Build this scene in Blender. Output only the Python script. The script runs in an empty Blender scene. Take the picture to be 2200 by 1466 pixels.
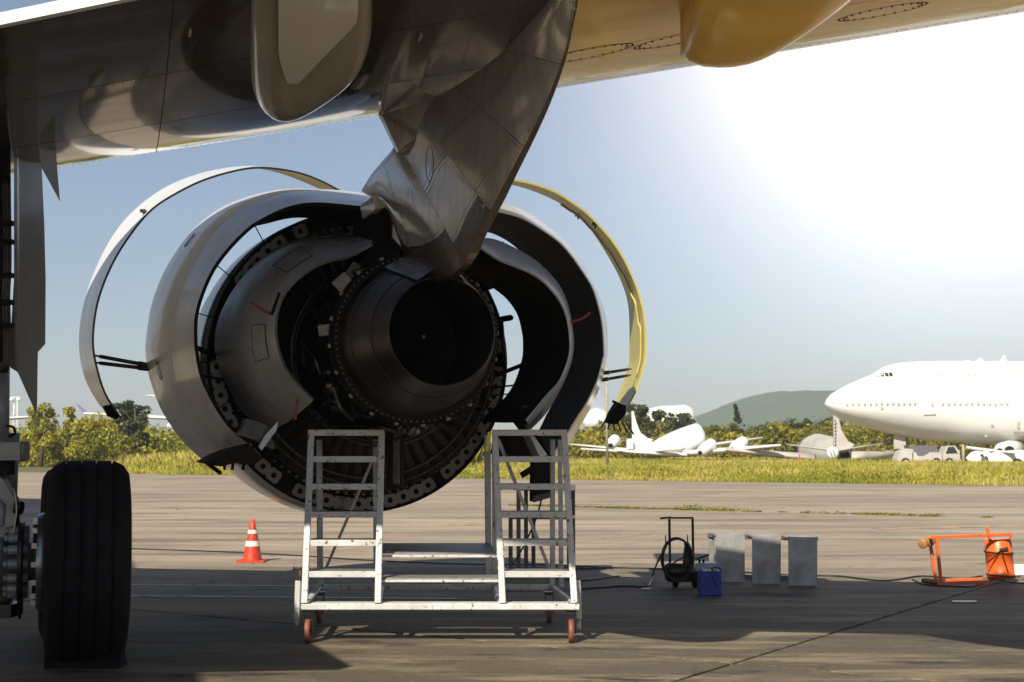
import bpy, math, random
import numpy as np
from mathutils import Vector, Matrix, Quaternion
random.seed(7); rng = np.random.default_rng(11)
S = bpy.context.scene
COL = S.collection
R = math.radians
# ------------------------------------------------------------------ camera, sky, sun
FPX, CX, CY, HZ = 3055.0, 1100.0, 733.0, 965.0
CAMZ = 1.5
PITCH = math.atan((HZ - CY) / FPX)
cam = bpy.data.cameras.new('camera'); camo = bpy.data.objects.new('camera', cam); COL.objects.link(camo)
cam.sensor_width = 36; cam.lens = 36 * FPX / 2200
camo.location = (0, 0, CAMZ); camo.rotation_euler = (R(90) + PITCH, 0, 0)
cam.clip_start = .1; cam.clip_end = 9000
cam.dof.use_dof = True; cam.dof.focus_distance = 11.3; cam.dof.aperture_fstop = 5.0
S.camera = camo
S.view_settings.view_transform = 'Standard'; S.view_settings.look = 'None'
S.view_settings.exposure = 0.48; S.view_settings.gamma = 1; S.view_settings.use_curve_mapping = False
SUN = Vector((-.50, -1.12, 1.0)).normalized()
sl = bpy.data.lights.new('sun', 'SUN'); so = bpy.data.objects.new('sun', sl); COL.objects.link(so)
sl.energy = 5.0; sl.angle = R(.5); sl.color = (1, .91, .75)
so.rotation_euler = SUN.to_track_quat('Z', 'Y').to_euler(); so.location = (-20, -30, 40)
W = bpy.data.worlds.new('World'); S.world = W; W.use_nodes = True
wn, wl = W.node_tree.nodes, W.node_tree.links
wn.clear()
def wnode(t, **k):
    n = wn.new(t)
    for a, b in k.items(): setattr(n, a, b)
    return n
sky = wnode('ShaderNodeTexSky', sky_type='NISHITA', sun_disc=False)
sky.sun_elevation = math.asin(SUN.z); sky.sun_rotation = R(204.1)
sky.air_density = 1.0; sky.dust_density = .6; sky.ozone_density = 3
bg1 = wnode('ShaderNodeBackground'); bg1.inputs[1].default_value = .05
wl.new(sky.outputs[0], bg1.inputs[0])
# pale hazy brightness of the sky towards the right of the view, widening smoothly over that whole quarter
tc = wnode('ShaderNodeTexCoord')
def wdir(px, py):
    u = (px - CX) / FPX; v = (CY - py) / FPX
    c, s = math.cos(PITCH), math.sin(PITCH)
    return Vector((u, c - v * s, s + v * c)).normalized()
gd = wdir(2110, -90)
dot = wnode('ShaderNodeVectorMath', operation='DOT_PRODUCT'); dot.inputs[1].default_value = gd
wl.new(tc.outputs['Generated'], dot.inputs[0])
acs = wnode('ShaderNodeMath', operation='ARCCOSINE'); wl.new(dot.outputs['Value'], acs.inputs[0])
sq = wnode('ShaderNodeMath', operation='MULTIPLY'); wl.new(acs.outputs[0], sq.inputs[0]); wl.new(acs.outputs[0], sq.inputs[1])
ng = wnode('ShaderNodeMath', operation='MULTIPLY'); ng.inputs[1].default_value = -1 / R(10.9) ** 2; wl.new(sq.outputs[0], ng.inputs[0])
mr = wnode('ShaderNodeMath', operation='EXPONENT'); wl.new(ng.outputs[0], mr.inputs[0])
bg2 = wnode('ShaderNodeBackground'); bg2.inputs[0].default_value = (1.0, .86, .72, 1)
mlt = wnode('ShaderNodeMath', operation='MULTIPLY'); mlt.inputs[1].default_value = 1.5
wl.new(mr.outputs[0], mlt.inputs[0]); wl.new(mlt.outputs[0], bg2.inputs[1])
# thin pale haze that whitens the lower sky all round and fades out higher up
sxyz = wnode('ShaderNodeSeparateXYZ'); wl.new(tc.outputs['Generated'], sxyz.inputs[0])
hz = wnode('ShaderNodeMapRange', interpolation_type='SMOOTHSTEP'); hz.inputs[1].default_value = .75; hz.inputs[2].default_value = .15; hz.inputs[3].default_value = 0; hz.inputs[4].default_value = 1
wl.new(sxyz.outputs[2], hz.inputs[0])
bg3 = wnode('ShaderNodeBackground'); bg3.inputs[0].default_value = (.095, .103, .125, 1); wl.new(hz.outputs[0], bg3.inputs[1])
add0 = wnode('ShaderNodeAddShader'); wl.new(bg1.outputs[0], add0.inputs[0]); wl.new(bg3.outputs[0], add0.inputs[1])
add = wnode('ShaderNodeAddShader'); wl.new(add0.outputs[0], add.inputs[0]); wl.new(bg2.outputs[0], add.inputs[1])
wo = wnode('ShaderNodeOutputWorld'); wl.new(add.outputs[0], wo.inputs[0])

# ------------------------------------------------------------------ helpers
CAM = Vector((0, 0, CAMZ))
def ray(px, py):
    u = (px - CX) / FPX; v = (CY - py) / FPX
    c, s = math.cos(PITCH), math.sin(PITCH)
    return Vector((u, c - v * s, s + v * c))
def at(px, py, Y):
    d = ray(px, py); return CAM + d * (Y / d.y)
def grd(px, py, z=0):
    d = ray(px, py); return CAM + d * ((z - CAMZ) / d.z)
EO = at(950, 712, 10.2)
EF = Vector((-.30, .954, 0)).normalized(); ER = Vector((EF.y, -EF.x, 0)); EU = Vector((0, 0, 1))
def eng(a, b, c): return EO + EF * a + ER * b + EU * c
def epx(px, py, a):                      # point seen at a pixel, on the engine's cross plane a metres ahead of the nozzle
    d = ray(px, py); t = (a - (CAM - EO).dot(EF)) / d.dot(EF); return CAM + d * t
def apx(px, py, b):                      # same on a plane along the engine's axis, b metres outboard
    d = ray(px, py); t = (b - (CAM - EO).dot(ER)) / d.dot(ER); return CAM + d * t

def tag(o, label=None, cat=None, group=None, kind=None):
    if label: o['label'] = label
    if cat: o['category'] = cat
    if group: o['group'] = group
    if kind: o['kind'] = kind
    return o
def empty(name, loc, label, cat, group=None):
    o = bpy.data.objects.new(name, None); COL.objects.link(o); o.location = loc; o.empty_display_size = .2
    return tag(o, label, cat, group)
def wloc(o):
    v = Vector((0, 0, 0))
    while o is not None: v += o.location; o = o.parent
    return v
class MB:
    def __init__(s): s.v = []; s.f = []; s.m = []; s.sm = []
    def add(s, vs, fs, m=0, smooth=False):
        k = len(s.v); s.v += [Vector(p) for p in vs]
        for f in fs: s.f.append([k + i for i in f]); s.m.append(m); s.sm.append(smooth)
        return s
    def box(s, c, d, rot=None, m=0):
        hx, hy, hz = d[0] / 2, d[1] / 2, d[2] / 2
        vs = [Vector((x, y, z)) for x in (-hx, hx) for y in (-hy, hy) for z in (-hz, hz)]
        if rot is not None: vs = [rot @ v for v in vs]
        vs = [v + Vector(c) for v in vs]
        return s.add(vs, [(0, 1, 3, 2), (4, 6, 7, 5), (0, 4, 5, 1), (2, 3, 7, 6), (0, 2, 6, 4), (1, 5, 7, 3)], m)
    def bar(s, p, q, w, h, up=(0, 0, 1), m=0, bev=.12):
        p, q = Vector(p), Vector(q); d = (q - p).normalized(); u = Vector(up)
        if abs(d.dot(u)) > .95: u = Vector((0, 1, 0))
        x = d.cross(u).normalized(); y = x.cross(d).normalized()
        b = min(w, h) * bev; vs = []
        pr = [(-w/2+b, -h/2), (w/2-b, -h/2), (w/2, -h/2+b), (w/2, h/2-b), (w/2-b, h/2), (-w/2+b, h/2), (-w/2, h/2-b), (-w/2, -h/2+b)]
        for c in (p, q): vs += [c + x * a + y * e for a, e in pr]
        return s.add(vs, [tuple((i, (i + 1) % 8, 8 + (i + 1) % 8, 8 + i)) for i in range(8)] + [tuple(range(7, -1, -1)), tuple(range(8, 16))], m)
    def tube(s, pts, r, n=8, m=0, cap=True):
        pts = [Vector(p) for p in pts]; L = len(pts); rs = r if isinstance(r, (list, tuple)) else [r] * L
        vs = []; pu = None
        for i, p in enumerate(pts):
            d = (pts[min(i + 1, L - 1)] - pts[max(i - 1, 0)]).normalized()
            u = pu if pu is not None else (Vector((0, 0, 1)) if abs(d.z) < .9 else Vector((1, 0, 0)))
            x = d.cross(u).normalized(); y = x.cross(d).normalized(); pu = y
            vs += [p + (x * math.cos(2 * math.pi * k / n) + y * math.sin(2 * math.pi * k / n)) * rs[i] for k in range(n)]
        fs = [(i * n + k, i * n + (k + 1) % n, (i + 1) * n + (k + 1) % n, (i + 1) * n + k) for i in range(L - 1) for k in range(n)]
        s.add(vs, fs, m, True)
        if cap:
            s.add(vs[:n], [tuple(range(n - 1, -1, -1))], m); s.add(vs[-n:], [tuple(range(n))], m)
        return s
    def lathe(s, prof, o, ax, n=64, m=0, a0=0, a1=2 * math.pi, smooth=True, xr=None):
        o, ax = Vector(o), Vector(ax).normalized()
        u = Vector((0, 0, 1)) if abs(ax.z) < .9 else Vector((0, 1, 0))
        x = ax.cross(u).normalized(); y = x.cross(ax).normalized()
        full = abs(a1 - a0 - 2 * math.pi) < 1e-6; k = n if full else n + 1
        vs = []
        for a, r in prof:
            for j in range(k):
                t = a0 + (a1 - a0) * j / n
                vs.append(o + ax * a + (x * math.cos(t) + y * math.sin(t)) * r)
        fs = []
        for i in range(len(prof) - 1):
            for j in range(n):
                j2 = (j + 1) % k; fs.append((i * k + j, i * k + j2, (i + 1) * k + j2, (i + 1) * k + j))
        return s.add(vs, fs, m, smooth)
    def prism(s, poly, off, m=0):
        n = len(poly); poly = [Vector(p) for p in poly]; off = Vector(off)
        vs = poly + [p + off for p in poly]
        return s.add(vs, [tuple(range(n)), tuple(range(2 * n - 1, n - 1, -1))] + [(i, i + n, (i + 1) % n + n, (i + 1) % n) for i in range(n)], m)
    def grid(s, rows, m=0, smooth=True, closed=False, caps=False):
        nr, nc = len(rows), len(rows[0]); vs = [p for r in rows for p in r]
        fs = [(i * nc + j, i * nc + (j + 1) % nc, (i + 1) * nc + (j + 1) % nc, (i + 1) * nc + j) for i in range(nr - 1) for j in range(nc if closed else nc - 1)]
        s.add(vs, fs, m, smooth)
        if caps: s.add(rows[0], [tuple(range(nc))], m); s.add(rows[-1], [tuple(range(nc - 1, -1, -1))], m)
        return s
    def build(s, name, mats, parent=None, origin=None, recalc=True):
        me = bpy.data.meshes.new(name)
        o = bpy.data.objects.new(name, me); COL.objects.link(o)
        if parent is not None: o.parent = parent; base = wloc(parent)
        else: base = Vector((0, 0, 0))
        if origin is not None: o.location = Vector(origin) - base; base = Vector(origin)
        me.from_pydata([v - base for v in s.v], [], s.f)
        if not isinstance(mats, (list, tuple)): mats = [mats]
        for m in mats: me.materials.append(m)
        me.polygons.foreach_set('material_index', s.m); me.polygons.foreach_set('use_smooth', s.sm)
        me.update()
        if recalc:
            import bmesh
            bm = bmesh.new(); bm.from_mesh(me)
            bmesh.ops.remove_doubles(bm, verts=bm.verts, dist=1e-5)
            bmesh.ops.recalc_face_normals(bm, faces=bm.faces); bm.to_mesh(me); bm.free()
        return o
def npmesh(name, V, Fq, mats, parent=None, mi=None, smooth=False):
    me = bpy.data.meshes.new(name); n = Fq.shape[1]
    me.vertices.add(len(V)); me.vertices.foreach_set('co', V.astype(np.float32).ravel())
    me.loops.add(Fq.size); me.loops.foreach_set('vertex_index', Fq.astype(np.int32).ravel())
    me.polygons.add(len(Fq)); me.polygons.foreach_set('loop_start', np.arange(0, Fq.size, n, dtype=np.int32))
    me.polygons.foreach_set('loop_total', np.full(len(Fq), n, dtype=np.int32))
    for m in mats: me.materials.append(m)
    if mi is not None: me.polygons.foreach_set('material_index', mi.astype(np.int32))
    me.update(calc_edges=True); me.validate()
    o = bpy.data.objects.new(name, me); COL.objects.link(o)
    if parent: o.parent = parent
    return o
def sphere_prof(r, n=8, x0=0, sq=1.0):
    return [(x0 + sq * r * math.sin(-math.pi / 2 + math.pi * i / n), max(1e-4, r * math.cos(-math.pi / 2 + math.pi * i / n))) for i in range(n + 1)]
def crom(pts, n):                        # Catmull-Rom through points, n samples evenly along the length
    P = [Vector(p) for p in pts]; P = [2 * P[0] - P[1]] + P + [2 * P[-1] - P[-2]]; D = []
    for i in range(1, len(P) - 2):
        for k in range(12):
            t = k / 12; a, b, c, d = P[i - 1], P[i], P[i + 1], P[i + 2]
            D.append(.5 * ((2 * b) + (c - a) * t + (2 * a - 5 * b + 4 * c - d) * t * t + (3 * b - a - 3 * c + d) * t ** 3))
    D.append(P[-2]); L = [0]
    for i in range(1, len(D)): L.append(L[-1] + (D[i] - D[i - 1]).length)
    out = []; j = 0
    for k in range(n):
        s = L[-1] * k / (n - 1)
        while j < len(L) - 2 and L[j + 1] < s: j += 1
        f = (s - L[j]) / max(1e-9, L[j + 1] - L[j]); out.append(D[j].lerp(D[j + 1], min(1, f)))
    return out
# ------------------------------------------------------------------ materials
def mat(name, col, rough=.5, metal=0, var=0, vscale=3, vcol=None, bump=0, bscale=40, coat=0, spec=.5, world=False, stretch=None, thr=(.35, .7), chips=None, chipcol=None, chipscale=9, detail=6, rvar=0, alpha=None):
    m = bpy.data.materials.new(name); m.use_nodes = True; nt = m.node_tree; N, L = nt.nodes, nt.links
    b = N['Principled BSDF']; b.inputs['Base Color'].default_value = (*col, 1); b.inputs['Roughness'].default_value = rough
    b.inputs['Metallic'].default_value = metal; b.inputs['Specular IOR Level'].default_value = spec
    b.inputs['Coat Weight'].default_value = coat; b.inputs['Coat Roughness'].default_value = .06
    if var or bump or chips or rvar:
        if world: g = N.new('ShaderNodeNewGeometry'); src = g.outputs['Position']
        else: g = N.new('ShaderNodeTexCoord'); src = g.outputs['Object']
        mp = N.new('ShaderNodeMapping'); L.new(src, mp.inputs[0])
        if stretch: mp.inputs['Scale'].default_value = stretch
    cs = None
    if var:
        n = N.new('ShaderNodeTexNoise'); n.inputs['Scale'].default_value = vscale; n.inputs['Detail'].default_value = detail; n.inputs['Roughness'].default_value = .62
        L.new(mp.outputs[0], n.inputs[0])
        r = N.new('ShaderNodeMapRange'); r.inputs[1].default_value = thr[0]; r.inputs[2].default_value = thr[1]; r.inputs[4].default_value = var
        L.new(n.outputs[0], r.inputs[0]); mx = N.new('ShaderNodeMix'); mx.data_type = 'RGBA'
        mx.inputs[6].default_value = (*col, 1); mx.inputs[7].default_value = (*(vcol or [c * .45 for c in col]), 1)
        L.new(r.outputs[0], mx.inputs[0]); cs = mx.outputs[2]
        if rvar:
            r2 = N.new('ShaderNodeMapRange'); r2.inputs[1].default_value = .3; r2.inputs[2].default_value = .7; r2.inputs[3].default_value = rough; r2.inputs[4].default_value = rough + rvar
            L.new(n.outputs[0], r2.inputs[0]); L.new(r2.outputs[0], b.inputs['Roughness'])
    if chips:
        n = N.new('ShaderNodeTexNoise'); n.inputs['Scale'].default_value = chipscale; n.inputs['Detail'].default_value = 8; n.inputs['Roughness'].default_value = .7
        L.new(mp.outputs[0], n.inputs[0])
        r = N.new('ShaderNodeMapRange'); r.inputs[1].default_value = chips; r.inputs[2].default_value = chips + .025
        L.new(n.outputs[0], r.inputs[0]); mx = N.new('ShaderNodeMix'); mx.data_type = 'RGBA'
        if cs is not None: L.new(cs, mx.inputs[6])
        else: mx.inputs[6].default_value = (*col, 1)
        mx.inputs[7].default_value = (*chipcol, 1); L.new(r.outputs[0], mx.inputs[0]); cs = mx.outputs[2]
    if cs is not None: L.new(cs, b.inputs['Base Color'])
    if bump:
        n = N.new('ShaderNodeTexNoise'); n.inputs['Scale'].default_value = bscale; n.inputs['Detail'].default_value = 4
        L.new(mp.outputs[0], n.inputs[0]); bp = N.new('ShaderNodeBump'); bp.inputs['Strength'].default_value = bump; bp.inputs['Distance'].default_value = .02
        L.new(n.outputs[0], bp.inputs['Height']); L.new(bp.outputs[0], b.inputs['Normal'])
    return m
M = {}
def concrete():
    m = bpy.data.materials.new('concrete'); m.use_nodes = True; N, L = m.node_tree.nodes, m.node_tree.links
    b = N['Principled BSDF']; g = N.new('ShaderNodeNewGeometry')
    def noise(scale, st, det=6, ro=.6, rot=0):
        mp = N.new('ShaderNodeMapping'); mp.inputs['Scale'].default_value = st; mp.inputs['Rotation'].default_value = (0, 0, rot); L.new(g.outputs['Position'], mp.inputs[0])
        n = N.new('ShaderNodeTexNoise'); n.inputs['Scale'].default_value = scale; n.inputs['Detail'].default_value = det; n.inputs['Roughness'].default_value = ro
        L.new(mp.outputs[0], n.inputs[0]); return n.outputs[0]
    def rng_(s, a, c, lo=0, hi=1):
        r = N.new('ShaderNodeMapRange'); r.inputs[1].default_value = a; r.inputs[2].default_value = c; r.inputs[3].default_value = lo; r.inputs[4].default_value = hi; L.new(s, r.inputs[0]); return r.outputs[0]
    def mix(f, a, c, bt='MIX'):
        x = N.new('ShaderNodeMix'); x.data_type = 'RGBA'; x.blend_type = bt
        if isinstance(f, float): x.inputs[0].default_value = f
        else: L.new(f, x.inputs[0])
        for i, q in ((6, a), (7, c)):
            if isinstance(q, tuple): x.inputs[i].default_value = (*q, 1)
            else: L.new(q, x.inputs[i])
        return x.outputs[2]
    big = noise(.16, (.5, 1, 1), 5, .55, .2)
    c = mix(rng_(big, .36, .64), (.48, .39, .29), (.34, .28, .21))
    st = noise(.8, (.22, 1.3, 1), 7, .62, .05)
    c = mix(rng_(st, .46, .64, 0, .8), c, (.15, .125, .095))
    st2 = noise(.55, (.12, .9, 1), 4, .5, -.08)
    c = mix(rng_(st2, .56, .70, 0, .6), c, (.42, .35, .28))
    sp = noise(1.4, (1, 1, 1), 8, .7)
    c = mix(rng_(sp, .60, .72, 0, .85), c, (.085, .075, .062))
    fine = noise(42, (1, 1, 1), 4, .7)
    c = mix(rng_(fine, .38, .66, 0, .45), c, (.13, .11, .09))
    cr = N.new('ShaderNodeTexVoronoi'); cr.feature = 'DISTANCE_TO_EDGE'; cr.inputs['Scale'].default_value = .33
    wp = N.new('ShaderNodeVectorMath'); wp.operation = 'ADD'; nn = N.new('ShaderNodeTexNoise'); nn.inputs['Scale'].default_value = 1.3; nn.inputs['Detail'].default_value = 6; L.new(g.outputs['Position'], nn.inputs[0])
    L.new(g.outputs['Position'], wp.inputs[0]); L.new(nn.outputs[1], wp.inputs[1]); L.new(wp.outputs[0], cr.inputs[0])
    c = mix(rng_(cr.outputs[0], .0, .004, .8, 0), c, (.06, .055, .045))
    # broad ragged dark patch: deeper foreground shade painted in, along with oil stains
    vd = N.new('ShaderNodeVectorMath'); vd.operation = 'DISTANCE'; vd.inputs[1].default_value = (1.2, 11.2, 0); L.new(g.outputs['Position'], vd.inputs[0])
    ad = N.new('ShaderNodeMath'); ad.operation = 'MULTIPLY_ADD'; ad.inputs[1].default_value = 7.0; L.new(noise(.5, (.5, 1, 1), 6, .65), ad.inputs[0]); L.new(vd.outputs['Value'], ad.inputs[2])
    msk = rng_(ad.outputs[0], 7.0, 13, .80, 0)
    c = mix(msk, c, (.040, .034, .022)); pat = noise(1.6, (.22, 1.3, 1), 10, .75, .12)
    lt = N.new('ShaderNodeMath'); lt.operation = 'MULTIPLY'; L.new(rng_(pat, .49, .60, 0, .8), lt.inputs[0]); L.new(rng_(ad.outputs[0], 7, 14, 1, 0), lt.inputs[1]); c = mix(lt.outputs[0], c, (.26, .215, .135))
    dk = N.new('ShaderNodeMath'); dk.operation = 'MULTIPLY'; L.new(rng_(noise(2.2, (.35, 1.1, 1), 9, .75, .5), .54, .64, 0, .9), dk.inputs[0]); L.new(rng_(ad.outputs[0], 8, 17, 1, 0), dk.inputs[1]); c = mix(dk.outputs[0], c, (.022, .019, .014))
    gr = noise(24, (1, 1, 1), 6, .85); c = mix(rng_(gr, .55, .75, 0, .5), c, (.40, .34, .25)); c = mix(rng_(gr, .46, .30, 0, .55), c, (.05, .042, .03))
    L.new(c, b.inputs['Base Color']); rr = rng_(big, .35, .65, .72, .88); L.new(rr, b.inputs['Roughness'])
    b.inputs['Specular IOR Level'].default_value = .3
    bp = N.new('ShaderNodeBump'); bp.inputs['Strength'].default_value = .35; bp.inputs['Distance'].default_value = .01; L.new(fine, bp.inputs['Height']); L.new(bp.outputs[0], b.inputs['Normal'])
    return m
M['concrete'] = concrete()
M['joint'] = mat('joint_filler', (.045, .04, .032), .9, var=.6, vscale=3, world=True)
M['line'] = mat('line_paint', (.62, .63, .62), .55, world=True, chips=.55, chipcol=(.2, .17, .14), chipscale=5)
M['yline'] = mat('yellow_line_paint', (.50, .33, .08), .6, world=True, chips=.48, chipcol=(.27, .23, .18), chipscale=2.2)
M['soil'] = mat('grassy_soil', (.10, .105, .035), .95, var=1, vscale=.2, vcol=(.15, .12, .06), world=True)
M['wing'] = mat('wing_paint_grey', (.075, .058, .042), .07, var=.7, vscale=1.1, vcol=(.045, .035, .026), coat=1.0, spec=.6, rvar=.10, stretch=(.6, 2.5, 2.5), bump=.04, bscale=1.5)
M['wingglow'] = mat('wing_golden_light', (.90, .58, .13), .2, var=.55, vscale=.9, vcol=(.58, .36, .07), coat=.3, spec=.4, rvar=.12, stretch=(.5, 2.5, 2.5), bump=.04, bscale=1.5)  # warm light from the right, put into the outboard skin's colour
M['wingedge'] = mat('wing_edge_white', (.75, .76, .78), .3, var=.3, vscale=3, vcol=(.5, .5, .5))
M['litfacet'] = mat('lit_facet_paint', (.66, .62, .55), .25, var=.3, vscale=2, vcol=(.7, .66, .6), coat=.4)  # paler colour for the lit facet under the inboard fairing
M['pod'] = mat('fairing_paint', (.42, .37, .30), .14, var=.5, vscale=2, vcol=(.28, .25, .21), coat=.8, rvar=.1)
M['pylon'] = mat('pylon_paint', (.52, .49, .45), .13, var=.6, vscale=4, vcol=(.30, .265, .23), coat=.7, rvar=.12, stretch=(3, 3, .35), metal=.3, bump=0)
M['heatskin'] = mat('heat_stained_skin', (.17, .14, .12), .2, metal=.75, var=.8, vscale=3, vcol=(.09, .07, .055), stretch=(2, 2, .5), rvar=.15)
M['seam2'] = mat('joint_grey', (.15, .135, .12), .6)  # mid grey pylon body, showing through the panel joints
M['seam'] = mat('seam_sealant', (.02, .018, .016), .7)
M['white'] = mat('cowl_paint_white', (.87, .87, .86), .24, var=.5, vscale=1.7, vcol=(.62, .60, .57), coat=.4, rvar=.15, stretch=(1, 1, .6))
M['cowl'] = mat('cowl_paint_light_grey', (.80, .79, .78), .2, var=.75, vscale=1.9, vcol=(.52, .49, .45), coat=.5, rvar=.2, stretch=(1, 1, .45), chips=.70, chipcol=(.12, .11, .1), chipscale=6)
M['primer'] = mat('yellow_green_primer', (.52, .44, .10), .45, var=.8, vscale=2.5, vcol=(.38, .34, .13), chips=.69, chipcol=(.1, .08, .04), chipscale=5)
M['liner'] = mat('dark_acoustic_liner', (.018, .015, .014), .8, var=.6, vscale=4, vcol=(.032, .025, .02), bump=.1, bscale=60, spec=.08)
M['liner2'] = mat('bare_bond_panel', (.33, .28, .22), .5, var=.6, vscale=3)
M['core'] = mat('core_cowl_metal', (.72, .74, .78), .24, metal=.3, var=.8, vscale=2.4, vcol=(.36, .33, .30), rvar=.2, stretch=(1, 1, .5), chips=.69, chipcol=(.6, .62, .65), chipscale=8)
M['nozzle'] = mat('heat_stained_nozzle', (.058, .050, .047), .3, metal=.9, var=.9, vscale=3, vcol=(.085, .06, .05), rvar=.2, bump=.05, bscale=8)
M['rim'] = mat('worn_metal_rim', (.36, .36, .37), .3, metal=.8, var=.6, vscale=8)
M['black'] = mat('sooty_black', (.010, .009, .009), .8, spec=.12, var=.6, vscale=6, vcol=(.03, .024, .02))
M['steel'] = mat('oily_steel', (.07, .063, .057), .35, metal=.8, var=.8, vscale=9, vcol=(.03, .026, .022))
M['pipe'] = mat('pipe_metal', (.17, .15, .125), .3, metal=.9, var=.8, vscale=12, vcol=(.06, .05, .04))
M['vane'] = mat('vane_bronze', (.075, .055, .043), .5, metal=.4, var=.6, vscale=8)
M['flange'] = mat('perforated_flange_plate', (.27, .24, .20), .42, metal=.2, var=.8, vscale=5, vcol=(.22, .19, .15))
M['red'] = mat('faded_red_handle', (.30, .055, .045), .45, var=.6, vscale=12)
M['rubber'] = mat('tyre_rubber', (.008, .008, .010), .8, spec=.15, var=.5, vscale=8, vcol=(.018, .018, .02), bump=.1, bscale=50)
M['geargrey'] = mat('gear_paint_grey', (.30, .31, .32), .35, var=.8, vscale=7, vcol=(.12, .12, .12), metal=.2)
M['door'] = mat('gear_door_paint', (.36, .36, .35), .28, var=.7, vscale=1.8, vcol=(.2, .19, .18), coat=.4, stretch=(1, 1, .3))
M['stand'] = mat('chipped_white_stand_paint', (.62, .63, .64), .42, var=.7, vscale=5, vcol=(.40, .39, .36), chips=.585, chipcol=(.15, .075, .04), chipscale=26, bump=.06, bscale=40)
M['tread'] = mat('grip_tread_metal', (.25, .25, .26), .5, metal=.3, var=.7, vscale=14)
M['caster'] = mat('brown_caster_tyre', (.24, .085, .05), .55, var=.6, vscale=20)
M['purple'] = mat('dull_violet_steel', (.15, .14, .165), .5, var=.5, vscale=6)
M['orange'] = mat('orange_paint', (.80, .135, .022), .38, var=.4, vscale=9, vcol=(.6, .09, .015), chips=.71, chipcol=(.2, .06, .03), chipscale=22)
M['conered'] = mat('cone_plastic_red', (.58, .055, .02), .45, var=.6, vscale=12, vcol=(.36, .03, .012))
M['conewhite'] = mat('cone_reflective_white', (.78, .77, .74), .4, var=.4, vscale=18)
M['blue'] = mat('blue_plastic', (.012, .055, .34), .38, var=.5, vscale=14, vcol=(.008, .03, .18))
M['bluelid'] = mat('pale_blue_lid', (.30, .42, .50), .4, var=.5, vscale=14)
M['yellow'] = mat('yellow_tape', (.75, .62, .03), .5)
M['brownwheel'] = mat('ochre_wheel', (.42, .20, .06), .5, var=.6, vscale=20)
M['hose'] = mat('black_hose', (.012, .012, .012), .45)
M['rust'] = mat('dark_rusty_frame', (.07, .035, .025), .6, var=.6, vscale=18)
M['glass'] = mat('dark_glass', (.03, .03, .035), .1)
M['plane'] = mat('airframe_white', (.80, .80, .78), .4, var=.3, vscale=.25, vcol=(.66, .64, .6))
M['planeg'] = mat('airframe_grey_dull', (.52, .50, .47), .6, var=.7, vscale=.5, vcol=(.34, .31, .27))
M['fade'] = mat('window_cover_tan', (.45, .38, .28), .6)
M['purplepaint'] = mat('winglet_purple', (.22, .15, .34), .4)
M['bluefin'] = mat('fin_grey_blue', (.32, .36, .44), .4)
M['pole'] = mat('weathered_pole', (.42, .36, .27), .8, var=.6, vscale=6)
def diamond():
    m = mat('diamond_plate', (.55, .55, .55), .42, metal=.55, var=.9, vscale=5, vcol=(.13, .12, .11), rvar=.2, thr=(.42, .62))
    N, L = m.node_tree.nodes, m.node_tree.links; b = N['Principled BSDF']; t = N.new('ShaderNodeTexCoord'); hs = []
    for sgn in (1, -1):
        mp = N.new('ShaderNodeMapping'); mp.inputs['Rotation'].default_value = (0, sgn * R(45), 0); mp.inputs['Scale'].default_value = (1, 1, 1); L.new(t.outputs['Object'], mp.inputs[0])
        w = N.new('ShaderNodeTexBrick'); w.inputs['Scale'].default_value = 13; w.inputs['Mortar Size'].default_value = .05; w.inputs['Color1'].default_value = (0, 0, 0, 1); w.inputs['Color2'].default_value = (0, 0, 0, 1); w.inputs['Mortar'].default_value = (1, 1, 1, 1)
        sx = N.new('ShaderNodeSeparateXYZ'); cx = N.new('ShaderNodeCombineXYZ'); L.new(mp.outputs[0], sx.inputs[0]); L.new(sx.outputs[0], cx.inputs[0]); L.new(sx.outputs[2], cx.inputs[1]); L.new(cx.outputs[0], w.inputs[0]); hs.append(w.outputs[0])
    mx = N.new('ShaderNodeMath'); mx.operation = 'MAXIMUM'; L.new(hs[0], mx.inputs[0]); L.new(hs[1], mx.inputs[1])
    cr = N.new('ShaderNodeMix'); cr.data_type = 'RGBA'; old = b.inputs['Base Color'].links[0].from_socket; L.new(mx.outputs[0], cr.inputs[0]); L.new(old, cr.inputs[6]); cr.inputs[7].default_value = (.46, .46, .45, 1); L.new(cr.outputs[2], b.inputs['Base Color'])
    bp = N.new('ShaderNodeBump'); bp.inputs['Strength'].default_value = .9; bp.inputs['Distance'].default_value = .006; L.new(mx.outputs[0], bp.inputs['Height']); L.new(bp.outputs[0], b.inputs['Normal'])
    return m
M['diamond'] = diamond()
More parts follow.
